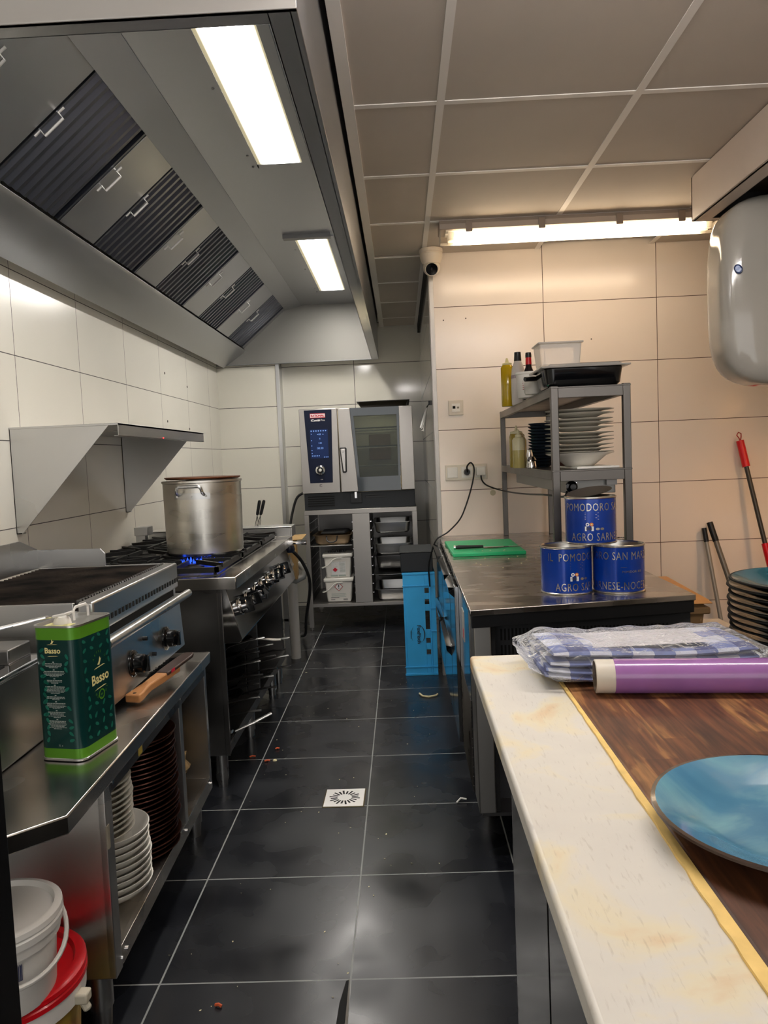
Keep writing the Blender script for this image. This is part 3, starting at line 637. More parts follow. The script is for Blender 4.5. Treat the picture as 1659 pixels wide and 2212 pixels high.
def gnpan(name, x0, x1, y0, y1, z0, h, label, cat='container', mat=None, inset=.022, group=None):
    o = MB(); cx, cy = (x0+x1)/2, (y0+y1)/2
    def ring(dx, dy, z, r=.03):
        a, b = (x1-x0)/2-dx, (y1-y0)/2-dy; pts = []
        for sx, sy, st_ in ((1,1,0),(-1,1,1),(-1,-1,2),(1,-1,3)):
            for k in range(5):
                t = (st_+k/4)*PI/2; pts.append((cx+sx*(a-r)+r*math.cos(t), cy+sy*(b-r)+r*math.sin(t), z))
        return pts
    rings = [ring(inset+.012, inset+.012, z0), ring(inset, inset, z0+.012), ring(inset*.6, inset*.6, z0+h-.004), ring(0, 0, z0+h-.002), ring(0, 0, z0+h), ring(inset*.7, inset*.7, z0+h-.001), ring(inset+.004, inset+.004, z0+.014), ring(inset+.016, inset+.016, z0+.004)]
    vs = [p for r in rings for p in r]; k = 20; fs = []
    for i in range(len(rings)-1):
        for j in range(k): fs.append((i*k+j, i*k+(j+1) % k, (i+1)*k+(j+1) % k, (i+1)*k+j))
    fs.append(tuple(range(k))); fs.append(tuple((len(rings)-1)*k+j for j in range(k)))
    o.add(vs, fs)
    return tag(o.build(name, mat or steel), label, cat, group)
gnpan('steel_food_pan', -.225, .058, OY+.03, OY+.50, .676, .080, 'upper steel food pan hanging in the right bay of the oven stand')
gnpan('steel_food_pan', -.225, .058, OY+.03, OY+.50, .522, .080, 'second steel food pan below the top one in the right bay')
gnpan('steel_food_pan', -.225, .058, OY+.06, OY+.5, .416, .095, 'deep dull steel food pan third from the top in the right bay', mat=steeld)
gnpan('baking_tray', -.230, .060, OY+.02, OY+.5, .365, .018, 'thin steel tray slid in above the lowest pan of the right bay')
gnpan('steel_food_pan', -.225, .058, OY+.03, OY+.50, .190, .082, 'lowest steel food pan resting on the shelf in the right bay')
MB_ = MB(); MB_.box(-.676, -.376, OY+.02, OY+.5, .600, .606); tag(MB_.build('shelf_tray', steel, bevel=.001), 'flat steel tray slid into the left bay under the roasting dish', 'tray')
gnpan('roasting_dish', -.662, -.378, OY+.04, OY+.44, .608, .068, 'stained beige roasting dish with dark handle in left bay', 'dish', P('baked_dish', '#8a7458', .4, .3, var=.25, vs=14))
o = MB(); o.tube([(-.56, OY+.055, .672), (-.555, OY+.03, .640), (-.535, OY+.022, .628), (-.505, OY+.022, .628), (-.487, OY+.03, .640), (-.482, OY+.055, .672)], .005, 6)
o2 = bpy.data.objects['roasting_dish']; o.build('dish_handle', blackp, o2, w=True)
o = MB(); o.hexa([(-.61,OY+.12,.68),(-.43,OY+.10,.68),(-.40,OY+.3,.68),(-.6,OY+.3,.68),(-.60,OY+.12,.695),(-.43,OY+.10,.70),(-.41,OY+.3,.70),(-.6,OY+.3,.70)]); tag(o.build('folded_cloth', P('grey_rag', '#4c4c4c', .9), bevel=.006), 'dark grey folded rag lying on the roasting dish', 'cloth')
# two chemical tubs
def tub(z, label, warn):
    t = thing('chemical_tub', label, 'tub', (-.487, OY+.14, z))
    o = MB(); o.hexa([(-.085,-.085,0),(.085,-.085,0),(.085,.085,0),(-.085,.085,0),(-.098,-.098,.150),(.098,-.098,.150),(.098,.098,.150),(-.098,.098,.150)]); o.build('tub_body', whitep, t, w=False, bevel=.010)
    o = MB(); o.box(-.108, .108, -.108, .108, .148, .176); o.build('tub_lid', whitep, t, w=False, bevel=.008)
    o = MB(); o.tube([(-.112, -.02, .07), (-.118, -.08, .075), (-.108, -.113, .078), (-.07, -.117, .095), (-.03, -.117, .135), (-.005, -.113, .145), (.03, -.112, .145)], .005, 6); o.build('carry_handle', whitep, t, w=False)
    o = MB(); f0 = lambda u, v: (u, -.0885-(v)*.085, v)
    def q(x0, x1, z0, z1, m=0):
        o.add([(x0, -.0865-z0*.087-.001, z0), (x1, -.0865-z0*.087-.001, z0), (x1, -.0865-z1*.087-.001, z1), (x0, -.0865-z1*.087-.001, z1)], [(0,1,2,3)], m)
    if warn:
        for s_, m_ in ((.031, 1), (.026, 2)): o.add([(0+s_, -.0965, .112), (0, -.0965-.001*(m_ == 2), .112+s_), (-s_, -.0965, .112), (0, -.0965, .112-s_)], [(0,1,2,3)], m_)
        o.add([(x, y-.0015, z) for x, y, z in ((.026, -.0965, .112), (0, -.0965, .138), (-.026, -.0965, .112), (0, -.0965, .086))], [(0,1,2,3)], 2)
        o.box(-.003, .003, -.0995, -.099, .108, .128); o.cyl((0, -.0995, .100), .0032, .001, 8, 0, 'y')
        for i in range(5): q(-.055, .05-.01*(i % 2), .062-i*.006, .064-i*.006, 3)
        for i in range(9): q(.030+i*.0035, .032+i*.0035, .012, .024, 0)
        q(-.06, .0, .030, .034, 0); q(-.06, -.03, .016, .020, 0)
    else:
        q(-.045, .055, .02, .118, 2)
        for i in range(9): q(-.04, .0-.006*(i % 2), .110-i*.007, .112-i*.007, 3); q(.012, .052, .112-i*.009, .116-i*.009, 3)
        q(-.055, -.004, .010, .022, 3); q(.003, .055, .010, .022, 3)
        o.add([(.018-.02, -.0985, .060), (.0-.02, -.0995, .076), (-.018-.02, -.0985, .060), (-.02, -.0975, .044)], [(0,1,2,3)], 1)
    o.build('printed_label', [inkprint, redprint, whiteprint, greyprint], t, w=False, smooth=0)
    return t
tub(.190, 'lower white square tub with orange-bordered hazard diamond on its label', 1)
tub(.3665, 'upper white square tub stacked on the tub with the hazard diamond', 0)
o = MB()
for i in range(9): o.box(-.56+i*.015, -.553+i*.015, OY+.10, OY+.13, .543, .553+.006*(i % 3))
tag(o.build('bottle_rack_crumbs', blackp), 'black plastic clips lying on the lid of the upper tub', 'clips', kind='stuff')

# ================================================================== GAS RANGE
GY0, GY1 = 2.78, 4.25
rg = thing('gas_range', 'long stainless steel gas range with six burners and open pan storage below', 'stove', (-1.02, 3.5, 0))
o = MB(); o.box(XL+.04, -.622, GY0, GY1, .757, .803); o.build('worktop', steelw, rg, bevel=.003)
o = MB(); o.box(XL+.04, -.685, GY0+.02, GY0+.045, .127, .757); o.box(-.70, -.682, GY0+.018, GY0+.022, .127, .757); o.build('side_panel', steeld, rg, bevel=.002)
MB().box(XL+.04, -.70, GY1-.03, GY1, .127, .757).build('side_panel', steeld, rg, bevel=.002)
MB().box(XL+.04, XL+.05, GY0+.045, GY1-.03, .127, .757).build('back_panel', steeld, rg)
MB().box(XL+.04, -.69, GY0+.045, GY1-.03, .150, .165).box(-.70, -.688, GY0+.045, GY1-.03, .127, .168).build('lower_shelf', steeld, rg, bevel=.001)
MB().box(-.74, -.69, 3.44, 3.47, .165, .60).build('front_divider', steeld, rg)
MB().box(XL+.05, -.75, 3.45, 3.46, .165, .60).build('bay_panel', steeld, rg)
o = MB(); o.prism([(-.665, .757), (-.615, .565), (-.625, .553), (-.70, .553), (-.70, .757)], 'y', GY0+.02, GY1-.01); kp = o.build('knob_panel', steelm, rg, bevel=.002)
kn = Vector((.192, 0, .05)).normalized()
for i, ky in enumerate((2.93, 3.07, 3.24, 3.39, 3.56, 3.71, 3.90)):
    t_ = .47; c = Vector((-.665+.05*t_, ky, .757-.192*t_))
    k = bpy.data.objects.new('control_knob', None)
    o = MB(); o.lathe([(.034,0),(.034,.004),(.025,.006),(.025,.026),(.021,.030),(1e-4,.030)], 24, (0,0,0), 0); o.box(-.008, .008, -.030, .030, .006, .050, 1)
    M_ = Matrix.Translation(c) @ kn.to_track_quat('Z', 'Y').to_matrix().to_4x4() @ Matrix.Rotation(.5*i, 4, 'Z')
    o.xf(M_); o.build('control_knob', [chrome, blackg], kp, bevel=.002)
MB().box(-.640, -.612, 3.33, 3.35, .62, .66).build('igniter_switch', blackp, kp, bevel=.003)
for y in (2.83, 3.36, 3.95, 4.16):
    o = MB(); o.cyl((-.725, y, .03), .024, .12, 16); o.cyl((-.725, y, 0), .019, .04, 16); o.build('leg', steel, rg)
for y in (2.9, 4.1): MB().cyl((-1.35, y, 0), .022, .15, 16).build('leg', steel, rg)
MB().box(XL+.04, -.628, GY1-.012, GY1, .803, .856).box(XL+.04, -.622, GY1-.012, GY1+.14, .848, .858).box(-.632, -.622, GY1, GY1+.14, .80, .85).build('end_shelf', steel, rg, bevel=.002)
MB().box(-1.41, -1.36, GY1-.25, GY1-.2, .803, .90).box(-1.41, -1.34, GY1-.27, GY1-.18, .86, .905).build('flue_outlet', steel, rg, bevel=.002)
MB().box(-1.36, -.70, GY0+.06, GY1-.07, .803, .806).build('burner_tray', steeld, rg)
for i in range(3):
    y0 = GY0+.06+i*.45; y1 = y0+.44
    for (x0, x1) in ((-1.36, -1.04), (-1.02, -.70)):
        cx, cy = (x0+x1)/2, (y0+y1)/2
        o = MB(); z0, z1 = .826, .842
        o.box(x0, x1, y0, y0+.014, z0-.012, z1-.008); o.box(x0, x1, y1-.014, y1, z0-.012, z1-.008); o.box(x0, x0+.014, y0, y1, z0-.012, z1-.008); o.box(x1-.014, x1, y0, y1, z0-.012, z1-.008)
        for k in range(8):
            a = k*PI/4; dx, dy = math.cos(a), math.sin(a)
            e = .999*min((x1-x0)/2/abs(dx) if abs(dx) > .1 else 9, (y1-y0)/2/abs(dy) if abs(dy) > .1 else 9)
            p0 = Vector((cx+dx*.045, cy+dy*.045, 0)); p1 = Vector((cx+dx*e, cy+dy*e, 0)); nn = Vector((-dy, dx, 0))*.006
            o.hexa([(*(p0-nn).xy, z0),(*(p1-nn).xy, z0),(*(p1+nn).xy, z0),(*(p0+nn).xy, z0),(*(p0-nn).xy, z1),(*(p1-nn).xy, z1),(*(p1+nn).xy, z1),(*(p0+nn).xy, z1)])
        for sx in (x0+.01, x1-.02):
            for sy in (y0+.01, y1-.02): o.box(sx, sx+.01, sy, sy+.01, .805, .83)
        g_ = o.build('pan_support', iron, rg, smooth=0)
        o = MB(); o.lathe([(.05,0),(.05,.008),(.035,.014),(.035,.018),(1e-4,.018)], 24, (cx, cy, .805)); o.build('burner_cap', P_cap if 'P_cap' in globals() else globals().setdefault('P_cap', P('burner_cap', '#2a2826', .5, .6)), rg)
o = MB()
for cy in (3.10, 3.20, 3.28):
    for k in range(16):
        a = 2*PI*k/16; r = .05
        if cy == 3.20: continue
fx, fy = -.86, 3.13
for k in range(26):
    a = 2*PI*k/26; bx, by = fx+.062*math.cos(a), fy+.062*math.sin(a); hh = .019+.006*random.random()
    o.lathe([(.0045, 0), (.005, hh*.35), (.0008, hh)], 6, (bx, by, .815))
for k in range(16):
    bx, by = -.80+random.uniform(-.05, .09), 3.08+random.uniform(-.02, .03)
    o.lathe([(.0045, 0), (.006, .010), (.0008, .024)], 6, (bx, by, .815))
o.build('gas_flame', flame, rg)

pot = thing('stock_pot', 'tall aluminium stock pot with side handle simmering on the range', 'pot', (-.853, 3.27, .842))
o = MB(); o.lathe([(1e-4, 0), (.148, 0), (.160, .012), (.163, .30), (.167, .303), (.167, .311), (.158, .311), (.156, .02), (1e-4, .012)], 56); o.build('pot_body', alu, pot, w=False)
MB().lathe([(1e-4, .285), (.157, .285)], 40).build('soup', P('soup', '#6e3a20', .25), pot, w=False)
o = MB(); o.lathe([(1e-4, .304), (.150, .304), (.158, .309), (.158, .313), (1e-4, .316)], 48); o.xf(Matrix.Translation((0,0,.012)) @ Matrix.Rotation(.012, 4, 'Y')); o.build('pot_lid', P('browned_lid', '#7a4a30', .35, .7), pot, w=False)
def pothandle(a):
    o = MB()
    hx = .052
    o.tube([(hx, -.160, .255), (hx, -.182, .262), (hx, -.190, .272), (hx-.004, -.192, .284), (hx-.014, -.192, .289), (-hx+.014, -.192, .289), (-hx+.004, -.192, .284), (-hx, -.190, .272), (-hx, -.182, .262), (-hx, -.160, .255)], .0065, 8)
    n = 10
    o.grid(lambda u, v: (.167*math.sin((u-.5)*.92), -.167*math.cos((u-.5)*.92), .236+.026*v), n, 1)
    for q in (-.36, 0, .36): o.cyl((.168*math.sin(q), -.171*math.cos(q), .249), .005, .004, 8, 0, 'y')
    o.xf(Matrix.Rotation(a, 4, 'Z')); o.build('handle', steel, pot, w=False)
pothandle(-.03); pothandle(PI-.03)
# tongs standing at the far end of the range
for i, (x, dx, lb) in enumerate(((-.835, .030, 'left black-handled whisk standing behind the pot on the range'), (-.822, .042, 'right black-handled whisk standing behind the pot on the range'))):
    t = thing('whisk', lb, 'utensil', (x, 4.30, .858))
    o = MB(); o.tube([(dx*.45, 0, .065), (dx*.55, 0, .075), (dx, 0, .14), (dx*1.05, 0, .148)], [.006, .009, .009, .006], 8); o.build('grip', blackp, t, w=False)
    o = MB(); 
    for k in range(3): o.tube([(-.002+.008*k, .004*k, 0), (dx*.2+.005*k, .004*k, .035), (dx*.48, 0, .068)], .0018, 5)
    o.build('wires', chrome, t, w=False)

# pans stored under the range
ord_ = ['lowest', 'second', 'third', 'fourth', 'fifth', 'sixth', 'seventh', 'eighth', 'ninth', 'tenth', 'eleventh', 'twelfth', 'thirteenth', 'fourteenth', 'fifteenth', 'sixteenth', 'seventeenth', 'eighteenth', 'nineteenth', 'twentieth', 'twenty-first', 'twenty-second', 'twenty-third', 'twenty-fourth', 'twenty-fifth', 'twenty-sixth', 'twenty-seventh', 'twenty-eighth', 'topmost']
def frypan(loc, rz, r, label, hm_, tilt=.12, white=False):
    t = thing('frying_pan', label, 'pan', loc, rz, 'frying pans nested on the range shelf')
    o = MB(); o.lathe([(1e-4, 0), (r*.75, 0), (r, .042), (r+.004, .043), (r*.78, .005), (1e-4, .004)], 28); o.build('pan_body', iron, t, w=False)
    o = MB(); L = .15
    o.tube([(r-.01, 0, .036), (r+.03, 0, .048), (r+L*.6, 0, .05+L*.6*tilt), (r+L, 0, .048+L*tilt)], [.007, .006, .009, .008], 8, flat=.5); o.build('pan_handle', hm_, t, w=False)
    return t
silverh = P('dull_handle', (.26, .26, .25), .35, 1); darkh = P('dark_handle', '#2c2b2a', .35, .6)
for i, (y, z, a, r, m_) in enumerate(((3.02, .167, -.10, .105, silverh), (3.02, .212, .02, .105, silverh), (3.03, .257, .12, .11, darkh), (3.03, .302, .0, .11, darkh), (3.02, .347, .2, .11, silverh),
      (3.02, .392, .1, .12, darkh), (3.03, .437, .25, .12, silverh), (3.30, .167, .05, .12, darkh), (3.30, .212, .1, .12, silverh), (3.30, .257, -.05, .125, darkh), (3.30, .302, .12, .125, darkh), (3.30, .347, .2, .125, silverh),
      (3.62, .167, .1, .13, darkh), (3.62, .212, .2, .13, silverh), (3.62, .257, .0, .13, darkh), (3.62, .302, .15, .13, silverh))):
    nest = 'near' if y < 3.1 else ('middle' if y < 3.5 else 'far'); n_ = round((z-.167)/.045)
    frypan((-.850-.02*(i % 3)*.5, y, z), a, r, 'iron frying pan on the range shelf, %s in the %s stack' % ('lowest' if n_ == 0 else ord_[n_]+' from bottom', nest), m_)
t = thing('skillet', 'small pan with a pale grey plastic handle poking out of the range', 'pan', (-.80, 3.34, .402), .1)
MB().lathe([(1e-4, 0), (.08, 0), (.11, .04), (.113, .04), (.08, .004), (1e-4, .003)], 24).build('pan_body', iron, t, w=False)
o = MB(); o.tube([(.10, 0, .038), (.15, 0, .035), (.21, -.01, .03), (.235, -.012, .03)], [.006, .009, .012, .010], 8, flat=.5); o.build('pan_handle', P('pale_handle', '#b9b6ae', .4), t, w=False)
tag(MB().tube([(-.69, 2.92, .178), (-.62, 2.95, .20), (-.555, 2.98, .225)], [.006, .008, .009], 8, flat=.6).tube([(-.70,2.92,.177),(-.72,2.92,.170)], .02, 8, flat=.2).build('ladle', P('white_metal_handle', (.7,.7,.68), .3, .8)), 'shiny ladle with pale handle sticking out of the lower shelf', 'ladle')

# ================================================================== CHARGRILL ON LOW BENCH
gr = thing('chargrill', 'stainless steel gas chargrill with ribbed blackened grate on the low bench', 'grill', (-.98, 2.15, .6))
GA, GB = 1.81, 2.505
o = MB(); o.box(-1.24, -.762, GA+.003, GB-.003, .625, .878); o.build('body', steel, gr, bevel=.002)
o = MB(); o.box(-.790, -.752, GA-.0, GB, .818, .900); o.build('front_band', steel, gr, bevel=.006, seg=3)
o = MB(); o.box(-1.24, -.80, GA, GA+.012, .82, .898); o.build('side_rim', steel, gr, bevel=.002)
MB().box(-1.24, -.78, GB-.012, GB, .86, .900).build('side_rim', steel, gr, bevel=.002)
o = MB()
for i in range(27): y = GA+.5*0+.03+i*.0245; o.prism([(y-.004, .880), (y+.006, .880), (y+.004, .896), (y-.001, .899)], 'x', -1.20, -.795)
o.box(-1.21, -.795, GA+.015, GB-.015, .868, .882)
o.build('grate', grimy, gr, smooth=0)
o = MB()
for i in range(38): y = GA+.02+i*.0176; o.box(-.800, -.790, y, y+.009, .885, .902)
o.build('grate_teeth', steeld, gr, smooth=0)
MB().prism([(-1.0, .90), (-.985, .90), (-.985, .94), (-1.0, .957), (-1.21, .960), (-1.21, .90)], 'y', GB-.012, GB-.006).build('end_splash_guard', steel, gr)
MB().prism([(GA, .9), (GB-.006, .9), (GB-.006, .96), (GB-.12, 1.0), (GA, 1.0)], 'x', -1.216, -1.208).build('rear_splash_guard', steel, gr)
o = MB()
for i in range(26): y = GA+.03+i*.026; o.box(-.7525, -.7505, y, y+.012, .838, .852)
o.box(-.765, -.7605, GA+.03, GB-.03, .795, .822)
o.build('vent_slots', gap, gr, smooth=0)
o = MB(); o.tube([(-.725, GA+.0, .795), (-.725, GB+.015, .795)], .013, 12); o.box(-.76, -.73, GA+.02, GA+.035, .785, .80); o.box(-.76, -.73, GB-.03, GB-.015, .785, .80); o.build('handle_rail', steel, gr)
o = MB(); o.prism([(-.768, .785), (-.752, .785), (-.742, .625), (-.768, .625)], 'y', GA, GB); cp_ = o.build('control_panel', steel, gr, bevel=.002)
for ky in (2.03, 2.32):
    o = MB(); o.lathe([(.036,0),(.037,.006),(.032,.010),(.027,.012),(.025,.034),(.020,.038),(1e-4,.038)], 28, (-.748, ky, .690), 0, 'x'); o.box(-.715, -.700, ky-.006, ky+.006, .668, .712); o.build('control_knob', blackg, cp_, bevel=.002)
MB().cyl((-.75, 2.19, .675), .006, .016, 10, 0, 'x').build('igniter_button', blackp, cp_)
MB().cyl((-.75, 2.13, .735), .006, .014, 10, 0, 'x').build('pilot_sight', blackp, cp_)

bn = thing('low_bench', 'low open stainless bench with one divider carrying grill and fryer', 'bench', (-.650, 1.55, 0), .0297)
o = MB()
o.prism([(.02, -.225), (.02, .95), (-.80, .95), (-.80, -.62), (-.42, -.62)], 'z', .565, .600); o.build('worktop', steelw, bn, w=False, bevel=.003)
o = MB(); o.box(-.79, 0, 0, .03, .135, .565); o.box(-.014, .002, 0, .04, .135, .565); o.build('side_panel', steel, bn, w=False, bevel=.0015)
MB().box(-.79, 0, .93, .955, .16, .565).build('side_panel', steel, bn, w=False, bevel=.0015)
MB().box(-.79, -.775, .03, .93, .16, .565).build('back_panel', steeld, bn, w=False)
MB().box(-.775, -.012, .03, .93, .165, .178).box(-.014, .0, .03, .955, .135, .180).build('lower_shelf', steelw, bn, w=False, bevel=.001)
MB().box(-.03, .002, .60, .632, .178, .565).build('divider_post', steel, bn, w=False, bevel=.001)
MB().box(-.014, .002, .03, .93, .525, .565).build('front_rail', steeld, bn, w=False, bevel=.001)
for (x, y) in ((-.055, .05), (-.055, .90), (-.72, .05), (-.72, .90)):
    o = MB(); o.cyl((x, y, .045), .027, .095, 18); o.cyl((x, y, 0), .021, .05, 18, 0, r2=.024); o.build('leg', steel, bn, w=False)
for y, z in ((.04, .155), (.075, .155), (.61, .158), (.935, .158), (.62, .545), (.05, .545)):
    MB().cyl((.0, y, z), .0055, .004, 10, 0, 'x').build('bolt', chrome, bn, w=False)
MB().box(.0015, .003, .23, .258, .530, .560).build('sticker', P('yellow_sticker', '#c9b24a', .5), bn, w=False)
MB().box(-.001, .004, .0, .012, .42, .47).build('sticker', P('old_tape', '#8f8878', .6), bn, w=False)

# fryer on the bench
fy_ = thing('deep_fryer', 'stainless steel table-top fryer with rolled rim beside the oil tin', 'fryer', (-1.06, 1.40, .6))
o = MB(); o.box(-1.30, -.845, 1.02, 1.725, .602, .79); o.build('tank', steel, fy_, bevel=.006)
o = MB(); o.box(-1.31, -.835, 1.01, 1.735, .79, .800); o.box(-1.305, -.84, 1.015, 1.73, .782, .79, 0); o.build('rim', chrome, fy_, bevel=.003)
MB().box(-1.22, -.875, 1.05, 1.62, .800, .803).build('oil_well', gap, fy_)
MB().box(-1.28, -.87, 1.63, 1.73, .80, .832).build('element_head', steeld, fy_, bevel=.003)
bk = thing('fryer_basket', 'wire fryer basket with long hooked handle resting in the fryer', 'basket', (-1.0, 1.3, .8))
o = MB()
for dx in (0, .022): o.tube([(-.93+dx*.2, 1.42+dx, .815), (-.915+dx*.2, 1.50+dx, .868), (-.905+dx*.2, 1.54+dx, .884), (-.87, 1.56+dx, .890), (-.79, 1.60+dx*.4, .903), (-.77, 1.605+dx*.4, .906)], .0028, 6)
o.tube([(-.77, 1.605, .906), (-.762, 1.61, .906), (-.77, 1.614, .906)], .0028, 6)
o.build('basket_handle', chrome, bk)
o = MB(); rw = [(-1.16, 1.10), (-.90, 1.10), (-.90, 1.46), (-1.16, 1.46)]
o.tube([(x, y, .815) for x, y in rw], .004, 6, 0, True)
for i in range(12): x = -1.15+i*.022; o.tube([(x, 1.10, .812), (x, 1.10, .72), (x, 1.46, .72), (x, 1.46, .812)], .0012, 4)
for i in range(16): y = 1.11+i*.022; o.tube([(-1.16, y, .812), (-1.16, y, .72), (-.90, y, .72), (-.90, y, .812)], .0012, 4)
o.build('wire_mesh', chrome, bk)

# oil tin
tin = thing('oil_tin', 'dark green rectangular olive oil tin with lime bands on the bench', 'tin', (-.733, 1.652, .602), -.19)
TW, TD, TH, TR = .106, .142, .290, .022
def rr(a, b, r, n=5):
    p = []
    for sx, sy, k0 in ((1,1,0),(-1,1,1),(-1,-1,2),(1,-1,3)):
        for k in range(n+1):
            t = (k0+k/n)*PI/2; p.append((sx*(a-r)+r*math.cos(t), sy*(b-r)+r*math.sin(t)))
    return p
base = rr(TW/2, TD/2, TR)
def ringstack(o, rings, m=None, caps=True):
    vs = []; n = len(rings[0][0])
    for pts, z in rings: vs += [(x, y, z) for x, y in pts]
    for i in range(len(rings)-1):
        o.add(vs[i*n:(i+2)*n], [(j, (j+1) % n, n+(j+1) % n, n+j) for j in range(n)], m[i] if m else 0)
    if caps:
        o.add(vs[:n], [tuple(range(n))], m[0] if m else 0); o.add(vs[-n:], [tuple(range(n))], m[-1] if m else 0)
o = MB()
rim = rr(TW/2+.0015, TD/2+.0015, TR)
ringstack(o, [(rim, 0), (rim, .004), (base, .005), (base, .026), (base, TH-.030), (base, TH-.005), (rim, TH-.004), (rim, TH), (rr(TW/2-.002, TD/2-.002, TR), TH), (rr(TW/2-.002, TD/2-.002, TR), TH-.006)], [2, 2, 1, 0, 1, 2, 2, 2, 2])
# printed motifs: fn on the side facing the camera (y = -TD/2) and on the broad side (x = +TW/2)
FA = lambda u, v: (u, -TD/2-.0006, v)
FB = lambda u, v: (TW/2+.0006, u, v)
rnd = random.Random(3)
def leaf(o, F_, cu, cv, L, a):
    pts = []
    for k in range(10):
        t = 2*PI*k/10; x = math.cos(t)*L; y = math.sin(t)*L*.5*(1-.25*math.cos(t)); pts.append((cu+x*math.cos(a)-y*math.sin(a), cv+x*math.sin(a)+y*math.cos(a)))
    o.add([F_(p[0], p[1]) for p in pts], [tuple(range(10))], 3)
for i in range(30):
    cu, cv = rnd.choice((-1, 1))*rnd.uniform(.024, .031), .045+rnd.random()*.20
    leaf(o, FA, cu if i % 2 else -abs(cu), .045+(i//2)*.0138, .0066, rnd.uniform(.3, 1.2)*(1 if i % 4 < 2 else -1))
for i in range(11):
    for j in range(4):
        cu = -.042+j*.027+rnd.uniform(-.004, .004); cv = .042+i*.021+rnd.uniform(-.003, .003)
        if (cu-.008)**2/.036**2+(cv-.165)**2/.062**2 > 1: leaf(o, FB, cu, cv, .0072, rnd.uniform(.3, 1.3)*(1 if (i+j) % 2 else -1))
o.text('Basso', .0165, lambda u, v: FA(u-.004, v+.232), 4, bold=.0004)
for z, w_ in ((.2495, .013), (.2245, .013)): o.add([FA(-.004-w_, z), FA(-.004+w_, z+.001), FA(-.004+w_*.6, z+.0018), FA(-.004-w_*.6, z+.0012)], [(0,1,2,3)], 4)
o.add([FA(-.008, .252), FA(-.003, .2525), FA(.001, .259), FA(-.002, .2575), FA(-.004, .262), FA(-.005, .256)], [(0,1,2,3,4,5)], 4)
zz = .212
for blk, (nl, wd) in enumerate(((4, .020), (5, .024), (3, .018), (6, .023), (3, .021), (5, .022), (5, .021), (7, .020))):
    o.add([FA(-.006, zz), FA(-.002, zz), FA(-.002, zz+.002), FA(-.006, zz+.002)], [(0,1,2,3)], 5); zz -= .0035
    for l in range(nl):
        ww = wd*(1 if l == 0 else rnd.uniform(.75, 1.1))*(1-.5*(l == nl-1)); h_ = .0015 if l else .0022
        k = -.004-ww; 
        while k < -.004+ww:
            e = min(k+rnd.uniform(.003, .008), -.004+ww); o.add([FA(k, zz), FA(e, zz), FA(e, zz+h_*.8), FA(k, zz+h_*.8)], [(0,1,2,3)], 5); k = e+.0009
        zz -= .0027
    zz -= .0022
o.text('5L e', .006, lambda u, v: FA(u, v+.031), 5)
o.text('Basso', .0300, lambda u, v: FB(u*.95+.006, v+.150+.05*u), 4, bold=.0007)
for z in (.183, .137): o.add([FB(.006-.022, z-.002), FB(.006+.022, z+.002), FB(.006+.014, z+.0036), FB(.006-.014, z+.0006)], [(0,1,2,3)], 4)
o.add([FB(-.002, .189), FB(.006, .188), FB(.014, .203), FB(.010, .200), FB(.008, .206), FB(.004, .196)], [(0,1,2,3,4,5)], 4)
o.lathe([(.0115, 0), (.0085, 0)], 20, (0, 0, 0), 1, 'x'); nv = 40
for i in range(len(o.v)-nv, len(o.v)): v = o.v[i]; o.v[i] = FB(.008+v[1], .122+v[2])
o.text('ev', .010, lambda u, v: FB(.008+u, v+.1195), 1)
for k in range(26):
    a = 2*PI*(k+.5)/26; cu, cv = .006+.030*math.cos(a), .163+.052*math.sin(a)
    if abs(math.cos(a)) > .93: continue
    ch = 'OLIO EXTRA VERGINE DI OLIVA'[k % 26]
    if ch != ' ':
        r_a = -PI/2+a if math.sin(a) > 0 else PI/2+a
        o.text(ch, .0075, lambda u, v: FB(cu+u*math.cos(r_a)-v*math.sin(r_a), cv+u*math.sin(r_a)+v*math.cos(r_a)), 1)
o.build('tin_body', [greent, limeg, steel, leafg, cream, greyprint], tin, w=False)
o = MB(); o.lathe([(.019, 0), (.017, .010), (.012, .016), (1e-4, .016)], 20, (-.012, -.02, TH-.006)); o.tube([(-.018, -.03, TH+.010), (-.010, -.052, TH+.016), (.012, -.045, TH+.020), (.012, -.02, TH+.020), (-.006, -.01, TH+.012)], .003, 6); o.build('pull_cap', whitep, tin, w=False)
o = MB(); o.tube([(.0, .005, TH-.004), (.0, .005, TH+.018), (.0, .012, TH+.024), (.0, .050, TH+.024), (.0, .057, TH+.018), (.0, .057, TH-.004)], .0035, 8, flat=.6); o.build('carry_handle', whitep, tin, w=False)
MB().box(-.04, .02, -.06, -.02, TH-.006, TH-.005).build('top_label', P('pale_label', '#d9d494', .6), tin, w=False)

# grill brush lying on the bench
gb = thing('grill_brush', 'wooden-handled wire grill brush lying on the bench below the knobs', 'brush', (-.722, 1.945, .602), 1.345)
o = MB(); pr = [(0,.000,.022),(.02,.0,.021),(.05,.003,.017),(.08,.004,.014),(.12,.003,.017),(.17,.002,.018),(.22,.0,.018)]
def slabpath(o, P_, th, z, m=0):
    poly = [(x, y-w_) for x, y, w_ in P_]+[(x, y+w_) for x, y, w_ in P_[::-1]]; k0 = len(o.v)
    o.prism(poly, 'z', z, z+th, m)
    for i in range(k0, len(o.v)): v = o.v[i]; o.v[i] = (v[0], v[1], v[2]+v[0]*.10)
slabpath(o, pr, .022, .006); o.build('wood_handle', woodh, gb, w=False, bevel=.004)
o = MB(); slabpath(o, [(.15,-.0,.019),(.20,0,.020),(.29,0,.020),(.305,0,.015),(.31,0,.008)], .010, .020); o.add([(.165,-.0205,.039),(.185,-.0205,.041),(.185,-.0205,.051),(.165,-.0205,.049)],[(0,1,2,3)],1); o.build('scraper_cover', [P('cover_brown', '#3a2a24', .4), redprint], gb, w=False, bevel=.003)
o = MB()
